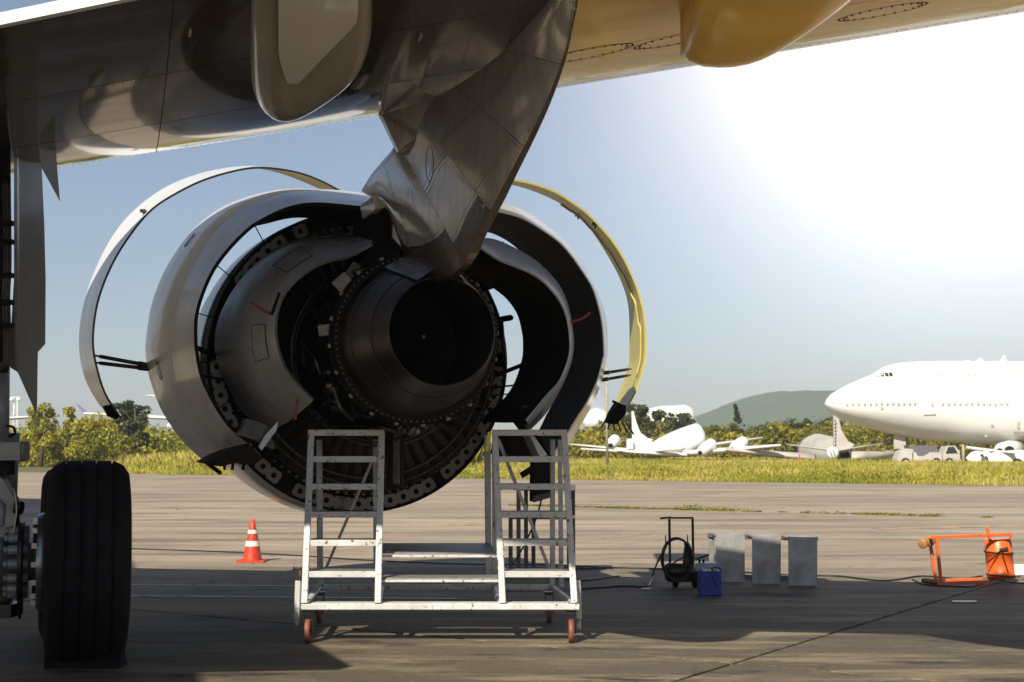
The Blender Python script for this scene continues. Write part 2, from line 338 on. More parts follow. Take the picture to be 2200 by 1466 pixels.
def leafmat(name, c1, c2, c3, scale=.8):
    m = bpy.data.materials.new(name); m.use_nodes = True; N, L = m.node_tree.nodes, m.node_tree.links; b = N['Principled BSDF']
    g = N.new('ShaderNodeNewGeometry'); n = N.new('ShaderNodeTexNoise'); n.inputs['Scale'].default_value = scale; n.inputs['Detail'].default_value = 3; L.new(g.outputs['Position'], n.inputs[0])
    cr = N.new('ShaderNodeValToRGB'); cr.color_ramp.elements[0].position = .34; cr.color_ramp.elements[0].color = (*c1, 1); cr.color_ramp.elements[1].position = .66; cr.color_ramp.elements[1].color = (*c3, 1)
    e = cr.color_ramp.elements.new(.5); e.color = (*c2, 1); L.new(n.outputs[0], cr.inputs[0])
    hv = N.new('ShaderNodeHueSaturation'); mr = N.new('ShaderNodeMapRange'); mr.inputs[3].default_value = .6; mr.inputs[4].default_value = 1.4; L.new(g.outputs['Random Per Island'], mr.inputs[0]); L.new(mr.outputs[0], hv.inputs['Value']); L.new(cr.outputs[0], hv.inputs['Color'])
    L.new(hv.outputs[0], b.inputs['Base Color']); b.inputs['Roughness'].default_value = .6; b.inputs['Specular IOR Level'].default_value = .25
    tr = N.new('ShaderNodeBsdfTranslucent'); L.new(hv.outputs[0], tr.inputs[0]); mx = N.new('ShaderNodeMixShader'); mx.inputs[0].default_value = .25
    L.new(b.outputs[0], mx.inputs[1]); L.new(tr.outputs[0], mx.inputs[2]); L.new(mx.outputs[0], N['Material Output'].inputs[0]); return m
M['grass'] = leafmat('field_grass', (.24, .26, .03), (.40, .36, .055), (.54, .44, .14), .12)
M['bush'] = leafmat('bush_leaves', (.14, .16, .02), (.30, .28, .035), (.42, .37, .055), .35)
M['wood'] = leafmat('far_wood_leaves', (.06, .07, .015), (.22, .20, .022), (.36, .29, .035), .16)
M['dtree'] = leafmat('dark_tree_leaves', (.04, .055, .022), (.07, .085, .028), (.10, .11, .03), .5)
M['weed'] = leafmat('weed_leaves', (.16, .18, .03), (.25, .25, .05), (.34, .28, .08), 3)
M['bark'] = mat('bark', (.09, .07, .05), .9)
M['hill'] = mat('hill_forest', (.055, .085, .045), 1, var=1, vscale=.035, vcol=(.09, .125, .06), world=True, bump=0, detail=8)

# ------------------------------------------------------------------ ground, apron
GA = R(-33); gu = Vector((math.cos(GA), math.sin(GA), 0)); gv = Vector((-gu.y, gu.x, 0))
EDGE = grd(1100, 1029)                   # a point of the apron's far edge
ev = EDGE.dot(gv)
mb = MB(); mb.add([(-4000, -300, -.05), (4000, -300, -.05), (4000, 8000, -.05), (-4000, 8000, -.05)], [(0, 1, 2, 3)])
tag(mb.build('ground', M['soil']), kind='structure')
mb = MB()
u0, u1, v0 = -260, 260, -160
cs = [gu * u0 + gv * v0, gu * u1 + gv * v0, gu * u1 + gv * ev, gu * u0 + gv * ev]
mb.add([c + Vector((0, 0, -.03)) for c in cs] , [(0, 1, 2, 3)])
apron = mb.build('apron', M['joint']); tag(apron, kind='structure')
SL = 7.5; vj = grd(1500, 1097).dot(gv)   # the weedy joint lies on this line
uj = grd(1500, 1137).dot(gu)
mb = MB(); g_ = .018; b_ = .012
t = [(g_, g_), (SL - g_, g_), (SL - g_, SL - g_), (g_, SL - g_)]; t2 = [(g_ + b_, g_ + b_), (SL - g_ - b_, g_ + b_), (SL - g_ - b_, SL - g_ - b_), (g_ + b_, SL - g_ - b_)]
vs = [gu * a + gv * c + Vector((0, 0, -.025)) for a, c in t] + [gu * a + gv * c + Vector((0, 0, -.006)) for a, c in t] + [gu * a + gv * c for a, c in t2]
mb.add(vs, [(8, 9, 10, 11)] + [(i, (i + 1) % 4, 4 + (i + 1) % 4, 4 + i) for i in range(4)] + [(4 + i, 4 + (i + 1) % 4, 8 + (i + 1) % 4, 8 + i) for i in range(4)])
first = None; slabs = 0
for j in range(-10, 16):
    for i in range(-22, 22):
        o = gu * (uj + i * SL) + gv * (vj + j * SL); c = o + gu * SL / 2 + gv * SL / 2
        if (o + gv * SL).dot(gv) > ev + .01 or c.y < -14: continue
        if c.y > 0 and abs(c.x) > c.y * .36 + 9: continue
        if c.y <= 0 and abs(c.x) > 14: continue
        if first is None: ob = first = mb.build('concrete_slab', M['concrete'], apron)
        else: ob = first.copy(); COL.objects.link(ob)
        ob.location = o + Vector((0, 0, random.uniform(-.0015, .0015))); slabs += 1
# surrounding concrete beyond the slabs in view, and the last strip before the grass
mb = MB()
jl = math.floor((ev - vj) / SL)
far_v = vj + jl * SL
mb.add([p + Vector((0, 0, -.004)) for p in (gu * u0 + gv * far_v, gu * u1 + gv * far_v, gu * u1 + gv * ev, gu * u0 + gv * ev)], [(0, 1, 2, 3)])
mb.build('edge_strip', M['concrete'], apron)
mb = MB(); mb.add([c + Vector((0, 0, -.027)) for c in cs], [(0, 1, 2, 3)])
# outlying concrete laid flat under the slabs (seen only where no slab lies on it)
mb.build('outer_paving', M['concrete'], apron)
def strip(name, p, q, w, m, z=.005, n=1):
    p, q = Vector(p), Vector(q); d = (q - p).normalized(); s = Vector((-d.y, d.x, 0)) * w / 2
    b = MB(); b.add([Vector((a.x, a.y, z)) for a in (p - s, q - s, q + s, p + s)], [(0, 1, 2, 3)])
    return tag(b.build(name, m), kind='structure')
strip('painted_line', grd(120, 1257), grd(1020, 1261), .07, M['line'])
strip('painted_line', grd(120, 1280), grd(1000, 1287), .07, M['line'])
strip('yellow_marking', grd(960, 1128), grd(1180, 1129), .5, M['yline'])
strip('yellow_marking', grd(1880, 1137), grd(2330, 1128), .35, M['yline'], .0055)
strip('yellow_marking', grd(1400, 1064), grd(1750, 1074), .5, M['yline'])
strip('yellow_marking', ev * gv + gu * -90 - gv * .35, ev * gv + gu * 90 - gv * .35, .35, M['yline'], .006)
# far taxiway strip through the grass
tb = MB(); tb.add([(-10, 128, -.02), (120, 112, -.02), (120, 150, -.02), (-10, 150, -.02)], [(0, 1, 2, 3)])
tag(tb.build('taxiway', M['concrete']), kind='structure')
# hill
rows = []
for i in range(60):
    r = []
    for j in range(26):
        X = -150 + 1500 * i / 59; Yh = 1400 + 700 * j / 25
        px = 1100 + X / Yh * 3055
        pk = 74 * math.exp(-((X - 345) / 165) ** 2) + 66 * math.exp(-((X - 200 - 280) / 170) ** 2) + 45 * math.exp(-((X - 800) / 260) ** 2)
        pk *= .80; pk = min(pk, 72 + .1 * (pk - 72)) if pk > 72 else pk
        w = math.sin(math.pi * j / 25) ** .8
        r.append(Vector((X, Yh, -2 + pk * w + 2.5 * math.sin(i * 1.7 + j) * w * .6 + random.uniform(-1.2, 1.2) * w)))
    rows.append(r)
b = MB(); b.grid(rows); tag(b.build('hill', M['hill'], recalc=False), kind='structure')

# ------------------------------------------------------------------ the airliner under maintenance
air = empty('airliner', (0, 12, 0), 'large airliner seen from under its wing, its engine cowls all hinged open', 'airliner')
LEZ = .26
LE0 = at(95, 372, 12.75) + Vector((0, 0, LEZ * .8))
def LE(s): return LE0 + s * Vector((.976, -.30, .083))
TE0 = at(0, 52, 8.0)
def TE(s): return TE0 + s * (Vector((.976, -.28, .10)) if s > 0 else Vector((.954, .20, .08)))
def wsec(v):
    k = v * math.sqrt(max(0, 1 - v)) / .385
    return -.34 * k, .42 * k
def wingP(s, v, up=False, off=0):
    a, b_ = TE(s), LE(s); p = a.lerp(b_, v); lo, hi = wsec(v); p.z += (hi + .05 if up else lo) - off; return p
vsn = [0, .03, .08, .15, .25, .35, .45, .55, .65, .74, .82, .88, .93, .965, .985, .995, 1.0]
rows = []
for i in range(0, 41):
    s = -3.5 + 17.5 * i / 40
    rows.append([wingP(s, v) for v in vsn] + [wingP(s, v, True) for v in reversed(vsn[:-1])])
b = MB(); b.grid(rows, closed=True, caps=True)
wing = b.build('wing', [M['seam']], air)
def skin(surf, u0, u1, v0, v1, name, m, parent, off=.004, gap=.006, nu=8, nv=6, th=.004, sk=None):
    b = MB(); rows = []
    for i in range(nu + 1):
        r = []
        for j in range(nv + 1):
            r.append(surf(u0 + (u1 - u0) * i / nu, v0 + (v1 - v0) * j / nv, off))
        rows.append(r)
    b.grid(rows)
    per = [rows[i][0] for i in range(nu + 1)] + [rows[nu][j] for j in range(1, nv + 1)] + [rows[i][nv] for i in range(nu - 1, -1, -1)] + [rows[0][j] for j in range(nv - 1, 0, -1)]
    per2 = [surf(u0 + (u1 - u0) * i / nu, v0, -th) for i in range(nu + 1)] + [surf(u1, v0 + (v1 - v0) * j / nv, -th) for j in range(1, nv + 1)] + [surf(u0 + (u1 - u0) * i / nu, v1, -th) for i in range(nu - 1, -1, -1)] + [surf(u0, v0 + (v1 - v0) * j / nv, -th) for j in range(nv - 1, 0, -1)]
    k = len(per); b.add(per + per2, [(i, (i + 1) % k, k + (i + 1) % k, k + i) for i in range(k)])
    return b.build(name, m, parent, recalc=False)
wsurf = lambda s, v, off: wingP(s, v, False, off)
# lower skins, parted by spanwise and chordwise joints; outboard of the pylon warm golden light is painted into the skin
sp_edges = [-3.5, -1.2, 1.1, 3.7, 5.5, 7.4, 9.6, 14]
ch_edges = [0.0, .27, .52, .80, 1.0]
for i in range(len(sp_edges) - 1):
    for j in range(4):
        a, c = sp_edges[i], sp_edges[i + 1]; g = .004; gs = .0012
        if j == 3: nv = 10
        else: nv = 6
        mid = (a + c) / 2
        mm = M['wingglow'] if mid > 4 else M['wing']
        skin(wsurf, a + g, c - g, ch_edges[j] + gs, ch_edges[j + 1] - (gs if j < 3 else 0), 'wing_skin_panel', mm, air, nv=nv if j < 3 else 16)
# rounded leading-edge cap and blunt white trailing edge
rows = [[wingP(-3.5 + 17.5 * i / 40, v, True, -.01) for v in (.80, .9, .96, .99, 1.0)] for i in range(41)]
b = MB(); b.grid(rows); b.build('slat', M['wingedge'], air, recalc=False)
rows = [[wingP(s_, 0, True, -.008) + Vector((0, .30, .02)), wingP(s_, 0, True, -.01) + Vector((0, -.02, .0)), wingP(s_, 0, False, .016) + Vector((0, -.03, 0)), wingP(s_, 0, False, .018) + Vector((0, .02, 0))] for s_ in [-3.5 + 17.5 * i / 30 for i in range(31)]]
b = MB(); b.grid(rows, smooth=False); b.build('trailing_edge_strip', M['wingedge'], air, recalc=False)
def oval(px, py, Rr, Rs, m=None, ang=0):
    # nearest surface parameters for a pixel: march over the wing's lower surface
    best = None
    for i in range(140):
        for j in range(90):
            s = -3 + 14 * i / 139; v = .02 + .97 * j / 89; p = wingP(s, v); d = p - CAM
            th = PITCH; yy = d.y * math.cos(th) + d.z * math.sin(th); zz = -d.y * math.sin(th) + d.z * math.cos(th)
            x, y = CX + FPX * d.x / yy, CY - FPX * zz / yy; e = (x - px) ** 2 + (y - py) ** 2
            if best is None or e < best[0]: best = (e, s, v)
    return best[1:]
def access(px, py, rs, rv, m):
    s0, v0 = oval(px, py, 0, 0); n = 28; b = MB()
    a = []; c = []; d = []
    for k in range(n):
        t = 2 * math.pi * k / n
        a.append(wingP(s0 + rs * math.cos(t), min(.995, v0 + rv * math.sin(t)), off=.0055)); c.append(wingP(s0 + rs * 1.045 * math.cos(t), min(.995, v0 + rv * 1.07 * math.sin(t)), off=.0055))
    b.add(a + c, [(i, (i + 1) % n, n + (i + 1) % n, n + i) for i in range(n)])
    o = b.build('access_panel_outline', M['seam'], air, recalc=False)
    b = MB()
    for k in range(22):
        t = 2 * math.pi * (k + .5) / 22; p = wingP(s0 + rs * .9 * math.cos(t), min(.995, v0 + rv * .9 * math.sin(t)), off=.006); b.box(p, (.012, .012, .004))
    tag(b.build('rivet', M['seam'], air), kind='stuff')
for a in ((312, 302, .30, .030), (1268, 118, .30, .030), (1455, 88, .26, .027), (1890, 22, .26, .027), (690, 210, .28, .026)): access(*a, None)
# rivet rows and small drains on the lower skin
b = MB()
for v0 in (.27, .80):
    for k in range(200): b.box(wingP(-3 + 13 * k / 199, v0 + .008, off=.006), (.006, .006, .003))
tag(b.build('rivet', M['seam'], air), kind='stuff')
for px, py in ((415, 62), (895, 66)):
    s0, v0 = oval(px, py, 0, 0); p = wingP(s0, v0, off=.01); b = MB(); b.bar(p, p + EF * .06 + Vector((0, 0, -.015)), .015, .015); b.build('drain_mast', M['pod'], air)

# flap track fairings: lofted from closed sections along the flight direction
def fairing(cen, w, h, name, m, tailw=.3):
    # cen: list of (point_bottom, halfwidth, height, squareness) from rear to front
    rows = []
    for p, hw, ht, sq in cen:
        r = []
        for k in range(24):
            t = math.pi + math.pi * k / 23
            cx_ = math.copysign(abs(math.cos(t)) ** sq, math.cos(t)); sz = abs(math.sin(t)) ** sq
            r.append(p + ER * (hw * cx_) + EU * (ht - ht * sz))
        r.append(p + ER * hw + EU * (ht + .6)); r.append(p - ER * hw + EU * (ht + .6))
        rows.append(r)
    b = MB(); b.grid(rows, closed=True, caps=True); return b.build(name, m, air)
def pod(secs, m, top=.75, sq=.5):
    rows = []
    for xl, xr, yb, Y, q in secs:
        Y *= .9; A_, B_ = at(xl, yb, Y), at(xr, yb, Y); c = (A_ + B_) / 2; hw = (B_ - A_).length / 2; d = Vector((1, .12, 0)).normalized(); r = []
        for k in range(28):
            t = math.pi + math.pi * k / 27; cx_ = math.copysign(abs(math.cos(t)) ** q, math.cos(t)); sz = abs(math.sin(t)) ** q
            r.append(c + d * (hw * cx_) + EU * (hw * .9 - hw * .9 * sz))
        r.append(c + d * hw + EU * top); r.append(c - d * hw + EU * top); rows.append(r)
    n = len(rows[0]); cols = [crom([r[j] for r in rows], 40) for j in range(n)]
    b = MB(); b.grid([[cols[j][i] for j in range(n)] for i in range(40)], closed=True, caps=True); return b.build('flap_track_fairing', m, air)
pod([(596, 616, 262, 10.75, 1), (556, 672, 261, 10.6, .95), (540, 722, 240, 10.3, .8), (537, 772, 192, 9.9, .5), (537, 796, 125, 9.4, .38), (538, 800, 30, 8.8, .32), (545, 808, -80, 8.2, .3), (575, 840, -250, 7.5, .5), (640, 860, -450, 6.9, .7)], M['pod'])
pod([(1462, 1472, 122, 9.6, 1), (1468, 1570, 144, 9.55, .9), (1474, 1668, 140, 9.4, .75), (1488, 1760, 98, 9.1, .7), (1508, 1850, 44, 8.8, .68), (1530, 1935, -18, 8.4, .68), (1580, 2070, -120, 7.8, .7), (1680, 2230, -300, 7.1, .7), (1900, 2350, -500, 6.4, .8)], M['wingglow'])  # same golden light painted into this fairing
def podY(y):
    T = [(-250, 7.5), (-80, 8.2), (30, 8.8), (125, 9.4), (192, 9.9), (240, 10.3)]
    for (a_, c_), (b_, d_) in zip(T, T[1:]):
        if y <= b_: return (c_ + (d_ - c_) * (y - a_) / (b_ - a_)) * .9 * .988
    return 9.2
b = MB(); rows = []
for k in range(15):
    y = -120 + 300 * k / 14; xl = 598 + 20 * max(0, (y - 110) / 70) ** 1.5; xr = 769 if y < 48 else 769 - (y - 48) * .97; rows.append([at(xl + (xr - xl) * j / 6, y, podY(y)) for j in range(7)])
b.grid(rows); b.grid([[p + Vector((0, 0, .03)) for p in r] for r in rows]); b.build('lit_facet_plate', M['litfacet'], air, recalc=False)  # pale plate added where light falls on the fairing

# pylon
st = [((1216, -80), (1243, -80), .10, .18), ((1180, 5), (1236, 5), .10, .20), ((1140, 48), (1226, 60), .10, .21), ((1090, 100), (1208, 130), .10, .21), ((1040, 148), (1176, 215), .07, .19), ((1000, 180), (1140, 290), .03, .17),
      ((950, 215), (1095, 375), -.03, .10), ((905, 236), (1060, 442), -.09, .05), ((870, 262), (1030, 500), -.13, .02), ((855, 296), (1004, 556), -.16, .0), ((842, 322), (962, 596), -.20, -.03), ((818, 350), (892, 596), -.24, -.06), ((797, 376), (850, 492), -.26, -.12), ((777, 410), (828, 432), -.28, -.16)]
def pylP(i, t, side, off=0):
    i = max(0, min(len(st) - 1.0001, i)); k = int(i); f = i - k
    res = []
    for kk in (max(0, k - 1), k, k + 1, min(len(st) - 1, k + 2)):
        tp, kp, b0, b1 = st[kk]; res.append(apx(tp[0] + (kp[0] - tp[0]) * t, tp[1] + (kp[1] - tp[1]) * t, b0 + (b1 - b0) * max(0, t) ** 1.8))
    A0, A1, A2, A3 = res; p = .5 * ((2 * A1) + (A2 - A0) * f + (2 * A0 - 5 * A1 + 4 * A2 - A3) * f * f + (3 * A1 - A0 - 3 * A2 + A3) * f ** 3)
    if side > 0: p = p + ER * ((.05 + .42 * max(0, 1 - t) ** .8) * min(1, .06 + (i / 7) ** 1.5)) + ER * off
    else: p = p - ER * off
    return p
nst = len(st) - 1; rows = []
for i in range(nst * 3 + 1):
    r = [pylP(i / 3, t / 10 * .965, -1, -.02) for t in range(11)] + [pylP(i / 3, .965 - t / 10 * .965, 1, -.02) for t in range(11)]
    a0 = r[0]; a1 = r[-1]; r = [a0 + Vector((0, 0, .4))] + r + [a1 + Vector((0, 0, .4))] if i / 3 < 8 else [a0 + EF * .01] + r + [a1 + EF * .01]
    rows.append(r)
b = MB(); b.grid(rows, closed=True, caps=True); b.build('pylon', M['seam2'], air)
psurf = lambda u, v, off: pylP(u, v, -1, off)
psurf2 = lambda u, v, off: pylP(u, v, 1, off)
PE = [0, 3.1, 5.3, 7.2, 9.2, 10.8, 12.98]; PV = [[-.25, .45, 1], [-.25, .36, 1], [-.2, .3, .8, 1], [0, .42, .84, 1], [0, .72, 1], [0, .74, 1]]
for i in range(6):
    for j in range(len(PV[i]) - 1):
        skin(psurf, PE[i] + .009, PE[i + 1] - .009, PV[i][j] + .003, PV[i][j + 1] - .003, 'pylon_skin_panel', M['heatskin'] if i >= 3 and j == len(PV[i]) - 2 else M['pylon'], air, nu=10, nv=14, off=.002)
    skin(psurf2, PE[i] + .018, PE[i + 1] - .018, 0.01, .99, 'pylon_skin_panel', M['pylon'], air, nu=10, nv=14, off=.002)
b = MB()
for i in range(6):
    for j in range(len(PV[i]) - 1):
        n = int(12 * (PE[i + 1] - PE[i]) / 1.8) + 6
        for k in range(n):
            u = PE[i] + .1 + (PE[i + 1] - PE[i] - .2) * k / (n - 1)
            for v in (PV[i][j] + .03, PV[i][j + 1] - .03): b.box(psurf(u, v, .003), (.003, .006, .006))
        for k in range(9):
            v = PV[i][j] + .03 + (PV[i][j + 1] - PV[i][j] - .06) * k / 8
            for u in (PE[i] + .09, PE[i + 1] - .09): b.box(psurf(u, v, .003), (.003, .006, .006))
tag(b.build('rivet', M['seam'], air), kind='stuff')
b = MB(); b.grid([[pylP(i / 4, 1, -1, .003), pylP(i / 4, 1, 1, .003)] for i in range(nst * 4 + 1)], smooth=False); b.build('keel_strip', M['heatskin'], air, recalc=False)
# wing-to-pylon fairing with pointed tip
b = MB()
fp = [(806, 232), (852, 328), (880, 312), (930, 268), (985, 215), (1010, 165), (950, 188), (900, 210)]
inn = [apx(x, y, -.30 + .42 * (x - 812) / 200) for x, y in fp]; b.prism(inn, ER * .14); b.build('underwing_fairing', M['pylon'], air)
b = MB(); b.prism([apx(x, y, -.31) for x, y in [(812, 246), (852, 328), (856, 325), (822, 250)]], ER * .01); b.build('fairing_edge', M['white'], air)
# lit front fairing over the engine
b = MB(); rows = []
for k in range(9):
    f = k / 8; p = Vector(epx(842 - 66 * f, 324 + 86 * f, 2.0 + .6 * f)); q = Vector(epx(850 - 5 * f, 440 - 2 * f, 1.7 + .2 * f))
    rows.append([p.lerp(q, j / 5) + ER * (-.06 * math.sin(math.pi * j / 5)) for j in range(6)])
b.grid(rows); b.grid([[p + ER * .5 for p in r] for r in rows]); b.build('pylon_front_fairing', M['white'], air)
# oval hatches on pylon
for (cx_, cy_, rx, ry) in ((923, 352, 9, 40), (881, 423, 5, 24)):
    b = MB(); n = 24
    a = [apx(cx_ + rx * math.cos(2 * math.pi * k / n), cy_ + ry * math.sin(2 * math.pi * k / n), -.285) for k in range(n)]; c = [apx(cx_ + rx * .78 * math.cos(2 * math.pi * k / n), cy_ + ry * .94 * math.sin(2 * math.pi * k / n), -.285) for k in range(n)]
    b.add(a + c, [(i, (i + 1) % n, n + (i + 1) % n, n + i) for i in range(n)]); b.build('hatch_outline', M['seam'], air, recalc=False)
b = MB(); b.bar(apx(1044, 448, .03), apx(1062, 436, .1), .05, .06); b.build('hinge_bracket', M['pylon'], air)

# nacelle: forward inlet cowl, fan case, perforated flange ring
FO = eng(2.93, 0, -.04); AX = EF
b = MB(); b.lathe([(0.0, 1.385), (.35, 1.42), (.9, 1.45), (1.5, 1.43), (1.9, 1.36), (2.1, 1.25), (2.0, 1.16), (1.4, 1.16), (.1, 1.2), (0, 1.385)], FO + EF * .05, AX, 96); b.build('inlet_cowl', M['white'], air)
b = MB(); b.lathe([(.0, .2), (.02, .75), (.0, 1.27)], FO + EF * .25, AX, 64); b.build('fan_rear_disc', M['black'], air)
b = MB(); b.lathe([(.05, 1.385), (-.05, 1.385), (-.05, 1.365), (-.0, 1.36), (-.0, 1.24), (-.16, 1.22), (-.16, 1.20), (.25, 1.20)], FO, AX, 128); b.build('fan_case', M['black'], air)
def flange_seg(t0, n, m=M['flange'], dt=R(5.6)):
    b = MB(); r0, r1 = 1.245, 1.36
    x = AX.cross(EU).normalized(); y = x.cross(AX).normalized()
    def P(u, v, d=0): t = t0 + dt * u; r = r0 + (r1 - r0) * v; return FO + AX * (-.012 - d) + (x * math.cos(t) + y * math.sin(t)) * r
    for c in range(n):
        N_ = 16; out = []; inn = []; inn2 = []
        for k in range(N_):
            a = 2 * math.pi * (k + .5) / N_; cu, cv = math.cos(a), math.sin(a); q = max(abs(cu), abs(cv)); out.append(P(c + .5 + .5 * cu / q, .5 + .5 * cv / q))
            inn.append(P(c + .5 + .2 * cu, .5 + .2 * cv * 1.13)); inn2.append(P(c + .5 + .2 * cu, .5 + .2 * cv * 1.13, -.012))
        b.add(out + inn, [(i, (i + 1) % N_, N_ + (i + 1) % N_, N_ + i) for i in range(N_)])
        b.add(inn + inn2, [(i, (i + 1) % N_, N_ + (i + 1) % N_, N_ + i) for i in range(N_)])
        for k in (0, 1): pass
    b.build('flange_plate', m, air)
x_ = AX.cross(EU).normalized()           # angle 0 points outboard-or-inboard along x_
sgn = 1 if x_.dot(ER) > 0 else -1
def fang(px, py):                        # angle on the flange ring for a pixel
    p = epx(px, py, 2.93) - FO; return math.atan2(p.dot(x_.cross(AX).normalized()), p.dot(x_))
for (px, py, n) in ((640, 487, 1), (566, 528, 3), (520, 580, 2), (472, 850, 5), (560, 985, 4), (690, 1060, 4), (770, 1075, 3), (880, 1062, 4), (1000, 990, 4), (1060, 900, 4), (1085, 820, 2), (1075, 640, 4), (1095, 740, 1)):
    a = fang(px, py); flange_seg(a - R(5.6) * n / 2, n)
# ring of bolts and cleats on the dark part of the fan case
b = MB()
for k in range(96):
    t = 2 * math.pi * k / 96; p = FO - AX * .165 + (x_ * math.cos(t) + EU * math.sin(t)) * 1.21; b.box(p, (.022, .03, .022))
tag(b.build('bolt', M['pipe'], air), kind='stuff')
for rr, aa, tt, mm in ((1.06, 2.55, .014, 'pipe'), (1.13, 2.5, .008, 'pipe'), (1.18, 2.72, .01, 'steel'), (.78, 2.0, .012, 'pipe'), (.75, 2.02, .006, 'pipe')):
    b = MB(); c0 = eng(aa, 0, -.04); b.tube([c0 + (x_ * math.cos(2 * math.pi * k / 72) + EU * math.sin(2 * math.pi * k / 72)) * rr for k in range(73)], tt, 6, cap=False); b.build('support_ring', M[mm], air)
# outlet guide vanes, each its own part
vb = MB(); r0, r1 = .66, 1.19
vrows = []
for k in range(7):
    f = k / 6; r = r0 + (r1 - r0) * f; w = .05 + .035 * f; tw = .5 + .35 * f
    vrows.append([Vector((-w * math.cos(tw), -w * math.sin(tw), r)), Vector((0, .012, r)), Vector((w * math.cos(tw), w * math.sin(tw), r)), Vector((0, -.012, r))])
vb.grid(vrows, closed=True, caps=True, smooth=False)
v0 = vb.build('guide_vane', M['vane'], None)
VC = eng(2.6, 0, -.04)
base = Matrix((( ER.x, EF.x, 0), (ER.y, EF.y, 0), (0, 0, 1)))
for k in range(52):
    o = v0 if k == 0 else v0.copy()
    if k: COL.objects.link(o)
    o.parent = air; o.location = VC - air.location
    o.rotation_mode = 'QUATERNION'; o.rotation_quaternion = (Quaternion(EF, 2 * math.pi * k / 52) @ base.to_quaternion())
# core casing, dressed with pipes, boxes and harnesses
b = MB(); b.lathe([(.78, .5), (.9, .55), (1.3, .56), (1.35, .60), (1.5, .60), (1.55, .57), (2.1, .60), (2.3, .66), (2.7, .70), (2.9, .3)], EO, AX, 72); b.build('core_casing', M['black'], air)
for k in range(46):
    t0 = random.uniform(0, 2 * math.pi); n = random.randint(5, 9); pts = []; t = t0; a = random.uniform(.9, 1.4); r = random.uniform(.58, .74)
    for q in range(n):
        pts.append(EO + AX * a + (x_ * math.cos(t) + EU * math.sin(t)) * r); a += random.uniform(.0, .28); t += random.uniform(-.22, .26); r = max(.56, min(.76, r + random.uniform(-.04, .05)))
        a = min(a, 2.4)
    b = MB(); b.tube(crom(pts, 26), random.choice([.006, .009, .013, .018, .024]), 6); b.build('pipe', M[random.choice(['pipe', 'steel', 'steel', 'black'])], air)
for k in range(30):
    t = random.uniform(0, 2 * math.pi); a = random.uniform(.95, 2.3); r = random.uniform(.6, .7); p = EO + AX * a + (x_ * math.cos(t) + EU * math.sin(t)) * r
    b = MB()
    if k % 3: b.box(p, (random.uniform(.05, .14), random.uniform(.06, .2), random.uniform(.05, .12)), Matrix.Rotation(t, 3, 'Y'))
    else: b.lathe([(0, .001), (0, .05), (.05, .055), (.14, .055), (.15, .03), (.2, .03), (.2, .001)], p, Vector((random.uniform(-.3, .3), 1, random.uniform(-.3, .3))), 14)
    b.build('accessory', M[random.choice(['steel', 'black', 'pipe'])], air)
# bolted rear flange of the core
b = MB(); b.lathe([(.76, .60), (.76, .65), (.775, .65), (.775, .60)], EO, AX, 96, smooth=False); b.lathe([(.86, .60), (.86, .67), (.88, .67), (.88, .60)], EO, AX, 96, smooth=False); b.build('core_flange', M['black'], air)
b = MB()
for k in range(84):
    t = 2 * math.pi * k / 84; p = EO + AX * .745 + (x_ * math.cos(t) + EU * math.sin(t)) * .636; b.box(p, (.010, .018, .010), Matrix.Rotation(t, 3, 'Y'))
tag(b.build('bolt', M['pipe'], air), kind='stuff')
for k in range(20):
    t = 2 * math.pi * k / 20 + .1; p = EO + AX * .82 + (x_ * math.cos(t) + EU * math.sin(t)) * .668; b = MB(); b.box(p, (.03, .09, .02), Matrix.Rotation(-t + math.pi / 2, 3, 'Y')); b.build('clamp', M['pipe'], air)
# exhaust nozzle with plug
b = MB(); b.lathe([(0, .396), (.10, .425), (.25, .468), (.42, .515), (.58, .553), (.70, .578), (.76, .60)], EO, AX, 96)
b.build('exhaust_nozzle', M['nozzle'], air)
b = MB(); b.lathe([(0, .396), (-.004, .392), (0, .388), (.05, .387)], EO, AX, 96); b.build('nozzle_lip', M['steel'], air)
b = MB(); b.lathe([(.05, .387), (.3, .40), (.7, .45), (1.1, .47), (1.3, .46)], EO, AX, 72); b.build('nozzle_liner', M['black'], air)
b = MB(); b.lathe([(.55, .012), (.56, .02), (.62, .04), (.8, .10), (1.0, .16), (1.25, .21), (1.3, .46)], EO, AX, 48); b.build('exhaust_plug', M['liner'], air)
b = MB(); b.lathe([(.545, .001), (.545, .014), (.56, .016)], EO, AX, 12); b.build('plug_tip', M['rim'], air)
for rr, aa in ((.470, .25), (.555, .58)):
    b = MB(); b.tube([EO + AX * aa + (x_ * math.cos(2 * math.pi * k / 72) + EU * math.sin(2 * math.pi * k / 72)) * rr for k in range(73)], .004, 5, cap=False); b.build('weld_seam', M['seam'], air)
# collar between pylon and nozzle
b = MB()
rows = []
for k in range(7):
    f = k / 6; a = -.02 + .7 * f; r = .396 + .20 * f
    rr = []
    for j in range(11):
        t = R(62) + R(56) * j / 10
        rr.append(EO + AX * a + (x_ * math.cos(t) + EU * math.sin(t)) * (r + .012 + .05 * math.sin(math.pi * j / 10) ** 2 * (1 - .3 * f)))
    rows.append(rr)
b.grid(rows); b.build('heat_shield_collar', M['heatskin'], air)

